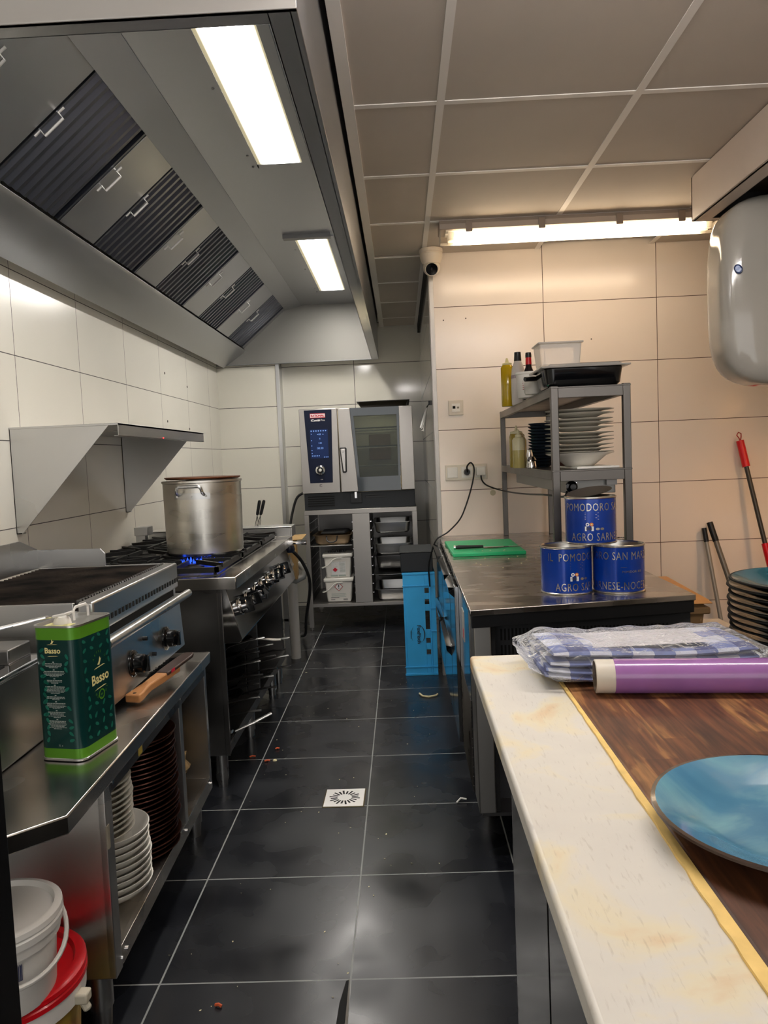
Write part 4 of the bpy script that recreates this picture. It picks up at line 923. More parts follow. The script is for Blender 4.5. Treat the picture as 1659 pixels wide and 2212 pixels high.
for i in range(24):
    for j in range(3): x = .155+i*.006; y = .012+j*.008; o.tube([(x, y, .02+x*.1), (x+rnd.uniform(-.004,.004), y+.030+rnd.uniform(0,.006), .014+x*.1)], .0009, 3)
o.build('bristles', blackp, gb, w=False, smooth=0)
o = MB(); o.cyl((.012, 0, .0285), .005, .001, 10); o.build('hang_hole', gap, gb, w=False)

# crockery under the bench
def stk(proto, n, base, dz, jit, text, group, tilt=0):
    """text holds %s for the place in the stack, counted from the bottom"""
    z = base[2]
    for i in range(n):
        w_ = 'lowest' if i == 0 else ('topmost' if i == n-1 else ord_[i]+' from bottom')
        loc = (base[0]+random.uniform(-jit, jit), base[1]+random.uniform(-jit, jit), z)
        z += dz[i % len(dz)] if isinstance(dz, (list, tuple)) else dz
        if i == 0: r = proto; r.location = loc; r['label'] = text % w_; r['group'] = group
        else: r = dup(proto, loc, random.uniform(0, 6), text % w_, group)
        r.rotation_euler[0] = random.uniform(-tilt, tilt)
def dish(name, prof, mat, cat, n=40):
    o = MB().lathe(prof, n); ob = o.build(name, mat, w='origin'); tag(ob, 'x', cat); return ob
pb = dish('white_bowl', [(1e-4,0),(.045,0),(.05,.004),(.088,.030),(.103,.046),(.106,.046),(.105,.042),(.09,.026),(.052,.008),(1e-4,.006)], whitec, 'bowl')
stk(pb, 9, (-.753, 1.785, .179), .0165, .002, 'white deep bowl inside the low bench, %s of the lower stack', 'white bowls of the lower stack')
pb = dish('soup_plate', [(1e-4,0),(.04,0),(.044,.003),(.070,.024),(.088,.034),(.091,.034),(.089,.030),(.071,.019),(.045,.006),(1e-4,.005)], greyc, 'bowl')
stk(pb, 11, (-.762, 1.755, .336), .0135, .002, 'small white bowl inside the low bench, %s of the upper stack', 'small white bowls of the upper stack')
pb = dish('pizza_pan', [(1e-4,0),(.108,0),(.124,.011),(.131,.013),(.1325,.0105),(.110,-.002),(1e-4,-.002)], [P('pan_brown', '#4a2c22', .3, .75, var=.3, vs=14)], 'pan', 48)
stk(pb, 25, (-.785, 2.035, .181), .0128, .005, 'brown round pizza pan inside the bench, %s of the tall stack', 'brown pizza pans in the bench')
# crumpled paper bag
def crumple(name, c, s, mat, label, cat, seed, k=3):
    rn = random.Random(seed); bm = bmesh.new(); bmesh.ops.create_icosphere(bm, subdivisions=k, radius=1)
    for v in bm.verts:
        f = 1+rn.uniform(-.28, .22); v.co = Vector((v.co.x*s[0]*f, v.co.y*s[1]*f, v.co.z*s[2]*f))
    me = bpy.data.meshes.new(name); bm.to_mesh(me); bm.free(); me.materials.append(mat)
    o = bpy.data.objects.new(name, me); col.objects.link(o); z = min(v.co.z for v in me.vertices); o.location = (c[0], c[1], c[2]-z); return tag(o, label, cat)
crumple('paper_bag', (-.76, 2.33, .181), (.05, .075, .075), paperb, 'crumpled brown paper bag in the far bay of the bench', 'bag', 4)

# buckets under the bench end
rb = thing('red_lid_bucket', 'white bucket with a bright red lid standing under the bench end', 'bucket', (-.800, 1.398, 0))
MB().lathe([(1e-4, 0), (.118, 0), (.120, .01), (.134, .232), (1e-4, .232)], 48).build('bucket_body', P('printed_bucket', '#b8a23c', .4, c2='#a0202a', vs=9), rb, w=False)
MB().lathe([(.134, .205), (.143, .207), (.144, .245), (.136, .247)], 48).build('bucket_collar', whitep, rb, w=False)
MB().lathe([(.143, .238), (.147, .241), (.147, .250), (.144, .253), (.147, .256), (.146, .264), (.138, .268), (.126, .268), (.122, .258), (1e-4, .258)], 56).build('bucket_lid', red, rb, w=False)
o = MB(); o.box(.138, .164, -.022, .004, .205, .226); o.tube([(.15, -.01, .21), (.162, -.012, .19)], .008, 8); o.build('handle_lug', P('lug_plastic', '#c9c2ae', .45), rb, w=False, bevel=.004)
wbk = thing('white_bucket', 'round white lidded bucket stacked on the red lid', 'bucket', (-.772, 1.335, .262))
MB().lathe([(1e-4, 0), (.090, 0), (.093, .01), (.101, .145), (1e-4, .145)], 48).build('bucket_body', whitep, wbk, w=False)
MB().lathe([(.099, .108), (.106, .110), (.108, .128), (.112, .130), (.113, .142), (.110, .145), (.113, .149), (.112, .158), (.106, .162), (.099, .162), (.095, .152), (1e-4, .152)], 56).build('bucket_lid', whitep, wbk, w=False)
o = MB(); o.tube([(.112*math.cos(a)*1.03, .112*math.sin(a)*1.03, .118-.050*math.sin((a+2.1)/2.9*PI)) for a in [-2.1+i*.145 for i in range(21)]], .0045, 8, flat=1.2); o.build('wire_handle', whitep, wbk, w=False)
o = MB()
for i in range(9):
    a = -.95+i*.028; r_q = .0985
    o.add([(r_q*math.cos(a), r_q*math.sin(a), .070), (r_q*math.cos(a+.016+.008*(i % 2)), r_q*math.sin(a+.016+.008*(i % 2)), .070), ((r_q+.002)*math.cos(a+.016+.008*(i % 2)), (r_q+.002)*math.sin(a+.016+.008*(i % 2)), .098), ((r_q+.002)*math.cos(a), (r_q+.002)*math.sin(a), .102)], [(0,1,2,3)])
o.build('barcode', P('barcode_ink', '#3a4060', .5), wbk, w=False, smooth=0)
tag(MB().box(-.60, -.498, .82, .90, 0, 1.0).build('steel_upright', P('black_steel', '#0e0f11', .35, .3), bevel=.003), 'black steel upright at the left edge beside the buckets', 'post')

# ================================================================== WALL SHELF (left)
ws = thing('wall_shelf', 'stainless steel wall shelf on two triangular brackets', 'shelf', (-1.26, 3.46, .985))
MB().box(XL, -1.047, 2.86, 4.10, 1.378, 1.386).box(-1.050, -1.047, 2.86, 4.10, 1.338, 1.386).box(-1.065, -1.047, 2.86, 4.10, 1.338, 1.341).build('shelf_board', steel, ws, bevel=.001)
for y in (2.862, 4.02):
    o = MB(); o.prism([(XL, .985), (XL, 1.378), (-1.085, 1.378), (XL+.022, .985)], 'y', y, y+.003); o.box(XL, XL+.003, y, y+.03, .985, 1.378); o.box(XL, XL+.022, y, y+.03, .985, .989); o.build('bracket', steel, ws)
MB().cyl((-1.0465, 3.40, 1.343), .0025, .0015, 8, 0, 'x').build('red_lamp', led, ws)

# ================================================================== REFRIGERATED COUNTER
CX0, CY0, CZ = .185, 2.17, .775
rc = thing('refrigerated_counter', 'long dark stainless refrigerated counter in front of the tiled wall', 'counter', (.52, 3.2, 0))
ctop = P('scratched_worktop', (.46, .42, .38), .26, 1, var=.16, vs=6, rvar=.08, bump=.12, bs=10, stretch=(1, 3, 1))
csteel = P('counter_side_steel', (.30, .31, .32), .10, 1, var=.08, vs=4, rvar=.03)
o = MB(); o.prism([(.176, 2.155), (.850, 2.265), (.860, YW-.003), (.188, YW-.003)], 'z', .758, CZ); o.build('worktop', ctop, rc, bevel=.002)
o = MB(); o.prism([(.180, 2.160), (.846, 2.270), (.846, 2.29), (.180, 2.18)], 'z', .722, .758); o.build('front_lip', blackp, rc, bevel=.001)
o = MB(); o.box(.190, .84, 2.32, YW-.003, .168, .757); o.build('cabinet_body', csteel, rc, bevel=.002)
MB().box(.187, .236, 2.185, 2.32, .168, .735).build('corner_panel', P('corner_steel', (.34, .33, .31), .4, 1), rc, bevel=.003)
MB().box(.236, .25, 2.20, 2.32, .168, .722).build('shadow_gap', gap, rc)
o = MB(); o.box(.25, .84, 2.285, 2.32, .168, .722, 0)
for i in range(45):
    x = .275+i*.0112
    o.box(x, x+.0055, 2.2835, 2.2855, .655, .690, 1); o.box(x, x+.0055, 2.2835, 2.2855, .605, .640, 1)
o.build('vent_grille', [P('black_panel', '#2e2f32', .4), gap], rc, smooth=0)
MB().box(.195, .70, 2.19, 2.30, .158, .168).build('base_plate', steeld, rc)
# compressor side: diamond mesh and control strip
o = MB(); ym0, ym1 = 2.33, 2.72
o.box(.186, .190, ym0-.01, ym1, .17, .46, 1)
n = 26
for i in range(-14, n):
    for s_ in (1, -1):
        y0 = ym0+i*.0165; y1 = y0+.29*.55
        if s_ < 0: y0, y1 = y1, y0
        a = max(0, min(1, (ym0-y0)/(y1-y0))); b = max(0, min(1, (ym1-.01-y0)/(y1-y0)))
        a, b = min(a, b), max(a, b)
        if b-a < .02: continue
        p0 = (.184, y0+(y1-y0)*a, .17+.29*a); p1 = (.184, y0+(y1-y0)*b, .17+.29*b)
        o.tube([p0, p1], .0016, 4, 0)
o.build('mesh_grille', [steeld, gap], rc, smooth=0)
MB().box(.184, .190, ym0-.01, ym1, .463, .755).build('control_fascia', csteel, rc, bevel=.001)
o = MB(); o.box(.1825, .184, 2.50, 2.58, .60, .70, 0); o.box(.182, .1826, 2.51, 2.54, .61, .64, 1); o.build('rating_sticker', [P('sticker_grey', '#b9b9b4', .4), redprint], rc, smooth=0)
o = MB()
for i in range(7): o.cyl((.184, 2.40+i*.03, .735-.0*i), .005, .003, 8, 0, 'x')
o.build('rivets', blackp, rc)
for k, (ya, yb) in enumerate(((2.735, 3.02), (3.035, 3.59), (3.605, 4.16))):
    if k == 0: dz = [(.175, .745)]
    else: dz = [(.175, .455), (.463, .745)]
    for (za, zb) in dz:
        d = MB().box(.170, .189, ya, yb, za, zb).build('drawer' if k else 'door', csteel, rc, bevel=.002)
        o = MB(); zt = zb-.0
        o.add([(.170, ya+.01, zt-.005), (.170, yb-.01, zt-.005), (.150, yb-.05, zt-.010), (.150, ya+.05, zt-.010), (.170, ya+.01, zt-.042), (.170, yb-.01, zt-.042), (.152, yb-.05, zt-.030), (.152, ya+.05, zt-.030)],
              [(0,1,2,3), (3,2,6,7), (7,6,5,4), (0,3,7,4), (1,5,6,2), (0,4,5,1)])
        o.build('pull_handle', chrome, d, smooth=0)
for (x, y) in ((.25, 2.6), (.24, 4.08), (.78, 2.6), (.78, 4.0)):
    o = MB().cyl((x, y, 0), .022, .17, 16); o.build('leg', steel, rc)

# cutting board and knife
tag(MB().hexa([(.205, 3.30, CZ), (.52, 3.30, CZ), (.52, 3.80, CZ), (.197, 3.80, CZ), (.205, 3.30, CZ+.016), (.52, 3.30, CZ+.016), (.52, 3.80, CZ+.016), (.197, 3.80, CZ+.016)]).build('cutting_board', greenb, bevel=.004), 'green plastic cutting board on the refrigerated counter', 'cutting board')
kz = CZ+.0165
kn_ = thing('kitchen_knife', 'black-handled kitchen knife lying across the green cutting board', 'knife', (.36, 3.44, kz), .02)
o = MB(); o.tube([(-.135, 0, .009), (-.12, 0, .010), (-.06, 0, .009), (-.01, 0, .009)], [.009, .011, .009, .008], 10, flat=.8); o.build('knife_handle', blackp, kn_, w=False)
o = MB(); o.cyl((-.142, 0, .009), .010, .008, 10, 0, 'x'); o.build('pommel', chrome, kn_, w=False)
o = MB(); o.hexa([(-.01,-.015,.003),(.12,-.008,.003),(.165,.008,.003),(-.01,.014,.003),(-.01,-.013,.006),(.12,-.006,.005),(.165,.009,.0045),(-.01,.014,.007)]); o.build('blade', chrome, kn_, w=False)
o = MB()
rn = random.Random(9)
for i in range(14): x, y = rn.uniform(.28, .66), rn.uniform(2.9, 3.28); o.box(x, x+.005, y, y+.005, CZ, CZ+.002)
for i in range(10): x, y = rn.uniform(.25, .45), rn.uniform(3.32, 3.6); o.box(x, x+.005, y, y+.005, kz, kz+.002)
tag(o.build('crumbs', foodw, smooth=0), 'tiny pale crumbs scattered around the green cutting board', 'crumbs', kind='stuff')

# tomato tins
def can(label, loc, rz, t1, a1, t2, a2, lid=None, fill=False, small=0):
    t = thing('tomato_tin', label, 'tin', loc, rz)
    R_, Hc = .0775, .146
    o = MB(); o.lathe([(1e-4, .003), (.070, .003), (.076, 0), (R_+.002, .001), (R_+.002, .004), (R_, .006)], 48, m=1)
    o.lathe([(R_, .006), (R_, Hc-.006)], 48, m=0)
    o.lathe([(R_, Hc-.006), (R_+.002, Hc-.004), (R_+.002, Hc), (R_-.001, Hc+.001), (R_-.003, Hc-.004), (R_-.003, .02), (1e-4, .02)], 48, m=1)
    def W(a0, z0, s=1): return lambda u, v: ((R_+.0007)*math.sin(a0+u/R_), -(R_+.0007)*math.cos(a0+u/R_), z0+v)
    o.text(t1, .034, W(a1, .104), 1, sx=.68, cut=.006, sp=1.12)
    o.text(t2, .034, W(a2, .013), 1, sx=.68, cut=.006, sp=1.12)
    F_ = W(a2-.42 if small else a2-.1, 0)
    def q(u0, u1, v0, v1, m): o.add([F_(u0, v0), F_(u1, v0), F_(u1, v1), F_(u0, v1)], [(0,1,2,3)], m)
    if small:
        q(-.012, .014, .043, .057, 2)
        for i in range(8): q(-.008+i*.0022, -.0066+i*.0022, .046, .055, 3)
        for cu, mm in ((-.004, 2), (.008, 4)):
            o.add([F_(cu+.0055*math.cos(k*PI/6), .063+.0055*math.sin(k*PI/6)) for k in range(12)], [tuple(range(12))], mm)
            o.add([(lambda p: (p[0]*1.004, p[1]*1.004, p[2]))(F_(cu+.0025*math.cos(k*PI/6), .063+.0025*math.sin(k*PI/6))) for k in range(12)], [tuple(range(12))], 0 if mm == 2 else 5)
        for cu in (.026, .040): o.add([F_(cu+.006*math.cos(k*PI/6), .049+.004*math.sin(k*PI/6)) for k in range(12)], [tuple(range(12))], 1)
        for i in range(5): q(-.012, .030-.006*(i % 2), .098-i*.005, .0988-i*.005, 1)
    else:
        o.text('POMIDORI', .010, W(a1+.05, .064), 1, cut=.006); o.text('800', .010, W(a1+.5, .064), 1, cut=.006); q(-.025, .018, .058, .0588, 1); q(-.01, .008, .080, .081, 1)
    o.build('tin_body', [bluecan, silver, whiteprint, inkprint, orangeprint, cream], t, w=False, smooth=30)
    if fill: MB().lathe([(1e-4, .112), (.074, .112)], 40).build('tomato_sauce', sauce, t, w=False)
    if lid: 
        o = MB(); o.lathe([(1e-4, 0), (.066, 0), (.070, .002), (1e-4, .002)], 36); o.xf(Matrix.Translation((0, .01, Hc+.012)) @ Matrix.Rotation(-.16, 4, 'Y') @ Matrix.Rotation(.12, 4, 'X')); o.build('opened_lid', P('lid_inside', '#4a3a30', .35, .8), t, w=False)
    return t
can('left open blue tomato tin of the bottom pair on the counter', (.5005, 2.402, CZ), 0, 'IL  POMODORO', .22, 'AGRO SARNESE', .52, None, True, 1)
can('right open blue tomato tin reading SAN MAR, filled with red sauce', (.660, 2.392, CZ), 0, 'DORO SAN MARZANO', .12, 'SARNESE-NOCERINO', .05, None, True, 0)
can('blue tomato tin with bent lid stacked on the two lower tins', (.585, 2.425, CZ+.148), 0, 'POMODORO SAN', -.03, 'AGRO SARNESE', .12, True, False, 1)
t = thing('steel_sieve', 'small dark bowl with wire coil standing behind the tins', 'bowl', (.765, 2.72, CZ))
MB().lathe([(1e-4, 0), (.028, 0), (.042, .10), (.044, .10), (.030, .004), (1e-4, .004)], 24).build('bowl', blackg, t, w=False)
o = MB()
for i in range(4): o.tube([( .045*math.cos(a)*(1-.12*i), .045*math.sin(a)*(1-.12*i), .104+.006*i) for a in [k*PI/8 for k in range(16)]], .0022, 6, 0, True)
o.build('wire_coil', chrome, t, w=False)

# ================================================================== RACK ON THE COUNTER
rk = thing('counter_rack', 'dark stainless two-tier rack standing on the refrigerated counter', 'rack', (.65, 3.35, CZ), -.014)
rsteel = P('rack_steel', (.15, .14, .13), .36, 1, var=.12, vs=6, rvar=.06)
RW, RL = .235, 1.50
x0, x1, y0, y1 = -.131, -.131+RW+.03, -.735, .765
for (x, y) in ((x0, y0), (x1-.025, y0), (x0, y1-.025), (x1-.025, y1-.025)):
    MB().box(x, x+.025, y, y+.025, 0, .655).build('post', rsteel, rk, w=False, bevel=.002)
for z in (.650, .370):
    o = MB(); o.box(x0-.001, x1+.001, y0-.001, y1, z-.003, z+.002); o.box(x0+.025, x1-.025, y0, y0+.02, z-.035, z); o.box(x0+.025, x1-.025, y1-.02, y1, z-.03, z)
    o.box(x0, x0+.02, y0+.025, y1-.025, z-.03, z); o.box(x1-.02, x1, y0+.025, y1-.025, z-.03, z); o.build('shelf', rsteel, rk, w=False, bevel=.001)
hs = thing('heat_strip', 'long grey steel box with black knob fixed under the rack middle shelf', 'heater', (.645, 3.2, 1.06))
MB().box(.575, .735, 2.68, 3.9, 1.062, 1.112).build('strip_casing', P('grey_casing', (.22, .22, .21), .35, .8), hs, bevel=.002)
o = MB(); o.lathe([(.020, 0), (.020, -.012), (.012, -.014), (.010, -.032), (1e-4, -.032)], 20, (.583, 2.68, 1.088), 0, 'y'); o.build('control_knob', blackg, hs)
for q_ in ((.568, .60, 2.655, 2.68, 1.056, 1.062), (.70, .735, 2.66, 2.68, 1.09, 1.112)): MB().box(*q_).build('end_clip', steeld, hs)
o = MB()
for q in (.60, .71): o.cyl((q, 2.678, 1.10), .003, .003, 8, 0, 'y')
o.build('screws', chrome, hs)

# plates on the rack middle shelf
ZM = CZ+.3725
MB_ = MB().box(.60, .745, 2.66, 2.95, ZM, ZM+.008); tag(MB_.build('white_tray', whitep, bevel=.002), 'flat white board under the big bowl on the rack', 'tray')
bigbowl = dish('serving_bowl', [(1e-4,0),(.048,0),(.052,.003),(.092,.035),(.118,.044),(.1205,.047),(.117,.047),(.09,.039),(.05,.007),(1e-4,.005)], whitec, 'bowl', 56)
bigbowl.location = (.640, 2.79, ZM+.0085); bigbowl['label'] = 'wide white bowl carrying the stack of large plates on the rack'
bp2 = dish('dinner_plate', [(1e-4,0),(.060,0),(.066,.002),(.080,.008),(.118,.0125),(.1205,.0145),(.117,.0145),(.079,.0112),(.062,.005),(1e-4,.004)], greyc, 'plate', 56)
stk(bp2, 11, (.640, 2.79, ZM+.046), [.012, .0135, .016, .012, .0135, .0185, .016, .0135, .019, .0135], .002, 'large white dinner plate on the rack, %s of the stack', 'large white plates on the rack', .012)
sp_ = dish('small_dark_bowl', [(1e-4,0),(.032,0),(.035,.003),(.050,.017),(.054,.019),(.056,.019),(.052,.014),(.037,.005),(1e-4,.004)], darkc, 'bowl', 36)
stk(sp_, 14, (.600, 3.32, ZM), .0128, .0015, 'small navy bowl on the rack middle shelf, %s of the stack', 'small navy bowls on the rack')
pp = dish('small_pink_dish', [(1e-4,0),(.030,0),(.042,.012),(.044,.012),(.031,.003),(1e-4,.003)], P('pink_ceramic', '#8a5a54', .3), 'dish', 30)
stk(pp, 5, (.632, 3.05, ZM), .011, .001, 'small brownish pink dish behind the rack post, %s of five', 'pink dishes on the rack')
def bottle(name, loc, prof, mats, label, cat='bottle', parts=()):
    t = thing(name, label, cat, loc)
    MB().lathe(prof, 28).build('bottle_body', mats, t, w=False)
    for nm, pf, mt in parts: MB().lathe(pf, 24).build(nm, mt, t, w=False)
    return t
clear_pale = P('milky_squeeze_plastic', '#cfc9a4', .3, coat=.2)
bottle('squeeze_bottle', (.497, 3.28, ZM), [(1e-4,0),(.024,0),(.026,.004),(.026,.075),(1e-4,.075)], paleoil, 'clear squeeze bottle half full of pale oil, front one on the rack', parts=(('bottle_top', [(.0262,.075),(.026,.118),(.020,.128),(.013,.130)], clear_pale), ('nozzle', [(.014,.130),(.014,.140),(.006,.142),(.003,.162),(1e-4,.162)], clear_pale)))
bottle('squeeze_bottle', (.515, 3.46, ZM), [(1e-4,0),(.030,0),(.032,.004),(.032,.135),(.026,.150),(1e-4,.150)], P('amber_oil', '#a08a38', .2, coat=.3), 'amber oil squeeze bottle behind the half full one on the rack', parts=(('nozzle_cap', [(.027,.148),(.027,.158),(.008,.162),(.003,.185),(1e-4,.185)], clear_pale),))
bottle('squeeze_bottle', (.560, 3.62, ZM), [(1e-4,0),(.024,0),(.026,.004),(.026,.120),(.018,.135),(1e-4,.135)], paleoil, 'yellowish squeeze bottle at the back between bottle and navy bowls', parts=(('nozzle_cap', [(.018,.135),(.018,.145),(.003,.16),(1e-4,.16)], clear_pale),))
t = thing('spice_shaker', 'shiny metal shaker lying in front of the navy bowls on the rack', 'shaker', (.520, 3.10, ZM))
MB().lathe([(1e-4,0),(.018,0),(.019,.004),(.015,.028),(.019,.034),(.012,.046),(1e-4,.048)], 20).build('shaker_body', chrome, t, w=False)
t = thing('spice_shaker', 'taller chrome shaker between the squeeze bottles and the navy bowls', 'shaker', (.532, 3.22, ZM))
MB().lathe([(1e-4,0),(.014,0),(.015,.004),(.012,.04),(.015,.05),(.010,.075),(1e-4,.078)], 20).build('shaker_body', chrome, t, w=False)

# things on top of the rack
ZT = CZ+.6525
gnpan('black_food_tray', .488, .772, 2.63, 2.86, ZT, .066, 'black food tray with clear lid on top of the rack', 'tray', blackg, inset=.016)
bft = bpy.data.objects['black_food_tray']
o = MB(); o.box(.480, .780, 2.622, 2.868, ZT+.064, ZT+.070); o.prism([(.50, ZT+.070), (.76, ZT+.070), (.745, ZT+.078), (.515, ZT+.078)], 'y', 2.64, 2.85); o.build('clear_lid', clearl, bft, bevel=.002)
cb_ = thing('clear_tub', 'empty translucent rectangular tub on the lid of the black tray', 'tub', (.563, 2.76, ZT+.0785))
o = MB(); o.hexa([(-.066,-.055,0),(.066,-.055,0),(.066,.055,0),(-.066,.055,0),(-.073,-.062,.078),(.073,-.062,.078),(.073,.062,.078),(-.073,.062,.078)]); o.build('tub_body', clearb, cb_, w=False, bevel=.006)
o = MB(); o.box(-.078, .078, -.067, .067, .076, .082); o.build('tub_rim', clearb, cb_, w=False, bevel=.002)
bottle('oil_bottle', (.506, 3.62, ZT), [(1e-4,0),(.028,0),(.030,.004),(.030,.178),(.022,.19),(1e-4,.19)], yellowoil, 'tall squeeze bottle of yellow oil at the left of the rack top', parts=(('nozzle_cap', [(.022,.19),(.022,.198),(.009,.202),(.004,.222),(1e-4,.222)], P('pale_yellow_cap', '#d8cf9a', .4)),))
bottle('white_bottle', (.545, 3.55, ZT), [(1e-4,0),(.030,0),(.032,.004),(.032,.13),(.028,.165),(.016,.198),(1e-4,.20)], P('grey_white_bottle', '#cfc8c2', .3, coat=.2), 'grayish white bottle with a black cap on the rack top', parts=(('black_cap', [(.0155,.196),(.017,.20),(.0145,.238),(1e-4,.24)], blackp), ('bottle_emblem', [(.0322,.120),(.0322,.135)], P('emblem_tint', '#9a8a92', .4))))
bottle('sauce_bottle', (.572, 3.42, ZT), [(1e-4,0),(.030,0),(.031,.004),(.031,.11),(.014,.155),(.012,.175),(1e-4,.175)], P('dark_bottle_glass', '#1a0f10', .1, coat=.5), 'dark glass bottle with red neck band on the rack top', parts=(('neck_band', [(.0135,.166),(.0125,.196),(1e-4,.196)], red), ('bottle_cap', [(.013,.196),(.0135,.206),(.012,.218),(1e-4,.218)], blackp)))
t = thing('white_tub', 'white plastic tub with printed side behind the black tray', 'tub', (.520, 3.10, ZT))
MB().lathe([(1e-4,0),(.045,0),(.047,.004),(.052,.09),(.055,.092),(.055,.10),(1e-4,.10)], 32).build('tub_body', whitep, t, w=False)
o = MB()
for i in range(6): 
    a = -2.3; o.add([(.0498*math.cos(a+.0)*1.0, .0505*math.sin(a), .07-i*.008), (.0508*math.cos(a+.5), .0508*math.sin(a+.5), .07-i*.008), (.0508*math.cos(a+.5), .0508*math.sin(a+.5), .073-i*.008), (.0508*math.cos(a), .0508*math.sin(a), .073-i*.008)], [(0,1,2,3)])
o.build('printed_lines', P('pink_ink', '#b06a6a', .5), t, w=False, smooth=0)
t = thing('white_cup', 'small white cup lying beside the black tray on the rack top', 'cup', (.505, 2.92, ZT))
MB().lathe([(1e-4,0),(.032,0),(.036,.01),(.034,.045),(.024,.052),(1e-4,.052)], 28).build('cup_body', P('white_cup_plastic', '#c9c6bd', .4), t, w=False)
t = thing('black_scoop', 'black handle of a scoop sticking out left of the black tray', 'scoop', (.52, 2.86, ZT+.05))
o = MB(); o.tube([(-.06, -.02, .0), (-.02, 0, .002), (.03, .02, .004)], [.009, .009, .008], 8); o.build('scoop_handle', blackp, t, w=False)
o = MB(); o.lathe([(1e-4,0),(.02,.0),(.026,.018),(.024,.018),(.018,.003),(1e-4,.003)], 18, (.04, .03, -.004)); o.build('scoop_cup', P('maroon_plastic', '#4a1f20', .4), t, w=False)

# ================================================================== SOCKETS, CABLES, CAMERA
sk = thing('socket_strip', 'triple white switch and socket plate on the tiled wall', 'socket', (.348, YW, 1.08))
MB().box(.236, .462, YW-.010, YW-.0005, 1.076, 1.160).build('frame_plate', P('socket_white', '#dcd4c4', .4), sk, bevel=.002)
MB().box(.246, .302, YW-.014, YW-.0101, 1.090, 1.147).build('switch_rocker', whitep, sk, bevel=.002)
for x in (.352, .425):
    o = MB(); o.box(x-.030, x+.030, YW-.013, YW-.0101, 1.088, 1.148); o.lathe([(.024, 0), (.022, -.003), (.022, -.001)], 24, (x, YW-.0125, 1.118), 0, 'y'); o.build('socket_insert', whitep, sk, bevel=.001)
ds = thing('data_outlet', 'small square white data outlet above the switch plate', 'socket', (.305, YW, 1.43))
MB().box(.265, .345, YW-.009, YW-.0005, 1.427, 1.507).build('outlet_frame', P('outlet_white', '#d8cfc0', .4), ds, bevel=.002)
o = MB(); o.box(.283, .327, YW-.012, YW-.009, 1.445, 1.489, 0); o.box(.287, .302, YW-.0125, YW-.0119, 1.462, 1.476, 1); o.box(.310, .322, YW-.013, YW-.0119, 1.462, 1.472, 2); o.build('outlet_insert', [whitep, gap, P('jack_grey', '#8a8478', .5)], ds, smooth=0)
pc = thing('plugged_cable', 'black cable from the wall plug hanging down to behind the blue crate', 'cable', (.352, YW, 1.118))
o = MB(); o.cyl((.352, YW-.013, 1.118), .018, -.028, 16, 0, 'y', r2=.014); o.build('plug', blackp, pc)
pts = wire(None, [(.352, YW-.04, 1.118), (.350, YW-.055, 1.150), (.372, YW-.055, 1.168), (.388, YW-.05, 1.13), (.372, YW-.04, 1.04), (.335, YW-.035, .93), (.30, YW-.03, .86), (.235, YW-.05, .80), (.17, YW-.06, .76), (.135, YW-.03, .66), (.125, YW-.02, .60), (.128, YW-.01, .50)], 0, None, None, None)
MB().tube(pts, .0042, 8).build('cord', rubber, pc)
ac = thing('adapter_cable', 'white adapter plug with a black cable running to the rack heater', 'cable', (.425, YW, 1.118))
MB().box(.400, .450, YW-.045, YW-.0131, 1.098, 1.145).build('adapter', whitep, ac, bevel=.004)
pts = wire(None, [(.425, YW-.03, 1.10), (.430, YW-.035, 1.07), (.46, YW-.04, 1.04), (.53, 4.05, 1.015), (.56, 3.6, 1.02), (.565, 3.1, 1.04), (.568, 2.75, 1.05), (.572, 2.70, 1.07)], 0, None, None, None)
MB().tube(pts, .004, 8).build('cord', rubber, ac)
MB_ = thing('security_camera', 'white dome security camera on the ceiling at the wall corner', 'camera', (.197, 4.10, 2.283))
o = MB(); o.lathe([(1e-4,0),(.060,0),(.061,-.006),(.061,-.018),(.058,-.020),(.058,-.026),(.060,-.028),(.056,-.05),(.045,-.075),(1e-4,-.08)], 36); o.build('mount_base', P('camera_white', '#dcd0be', .35), MB_, w=False)
o = MB(); bm = bmesh.new(); bmesh.ops.create_uvsphere(bm, u_segments=28, v_segments=18, radius=.044); bm.verts.index_update()
o.add([(v.co.x, v.co.y, v.co.z-.092) for v in bm.verts], [tuple(v.index for v in f.verts) for f in bm.faces]); bm.free(); o.build('camera_ball', P('camera_white_ball', '#e0d6c6', .3), MB_, w=False)
o = MB(); o.lathe([(.034, .034), (.035, .040), (.033, .0435), (.031, .043)], 28, m=1); o.lathe([(.031, .0425), (.018, .0432), (1e-4, .0432)], 28, m=0); o.lathe([(.010,.0433),(.008,.046),(1e-4,.047)], 20, m=0)
M_ = Matrix.Translation((0, 0, -.092)) @ Vector((-.02, -.93, -.42)).normalized().to_track_quat('Z', 'Y').to_matrix().to_4x4(); o.xf(M_); o.build('camera_lens', [blackg, P('camera_ring', '#d2c8b8', .3)], MB_, w=False)

# ================================================================== CRATES IN THE PASSAGE CORNER
cr = thing('blue_crate', 'bright blue fish crate standing on end beside the wall corner', 'crate', (.07, 4.32, 0))
cx0_, cx1_, cy0_, cy1_ = -.020, .158, 4.215, 4.60
o = MB()
holes = [(.100, .122, z-.014, z+.014) for z in (.475, .412, .195, .130)]+[(.098, .122, .258, .362)]
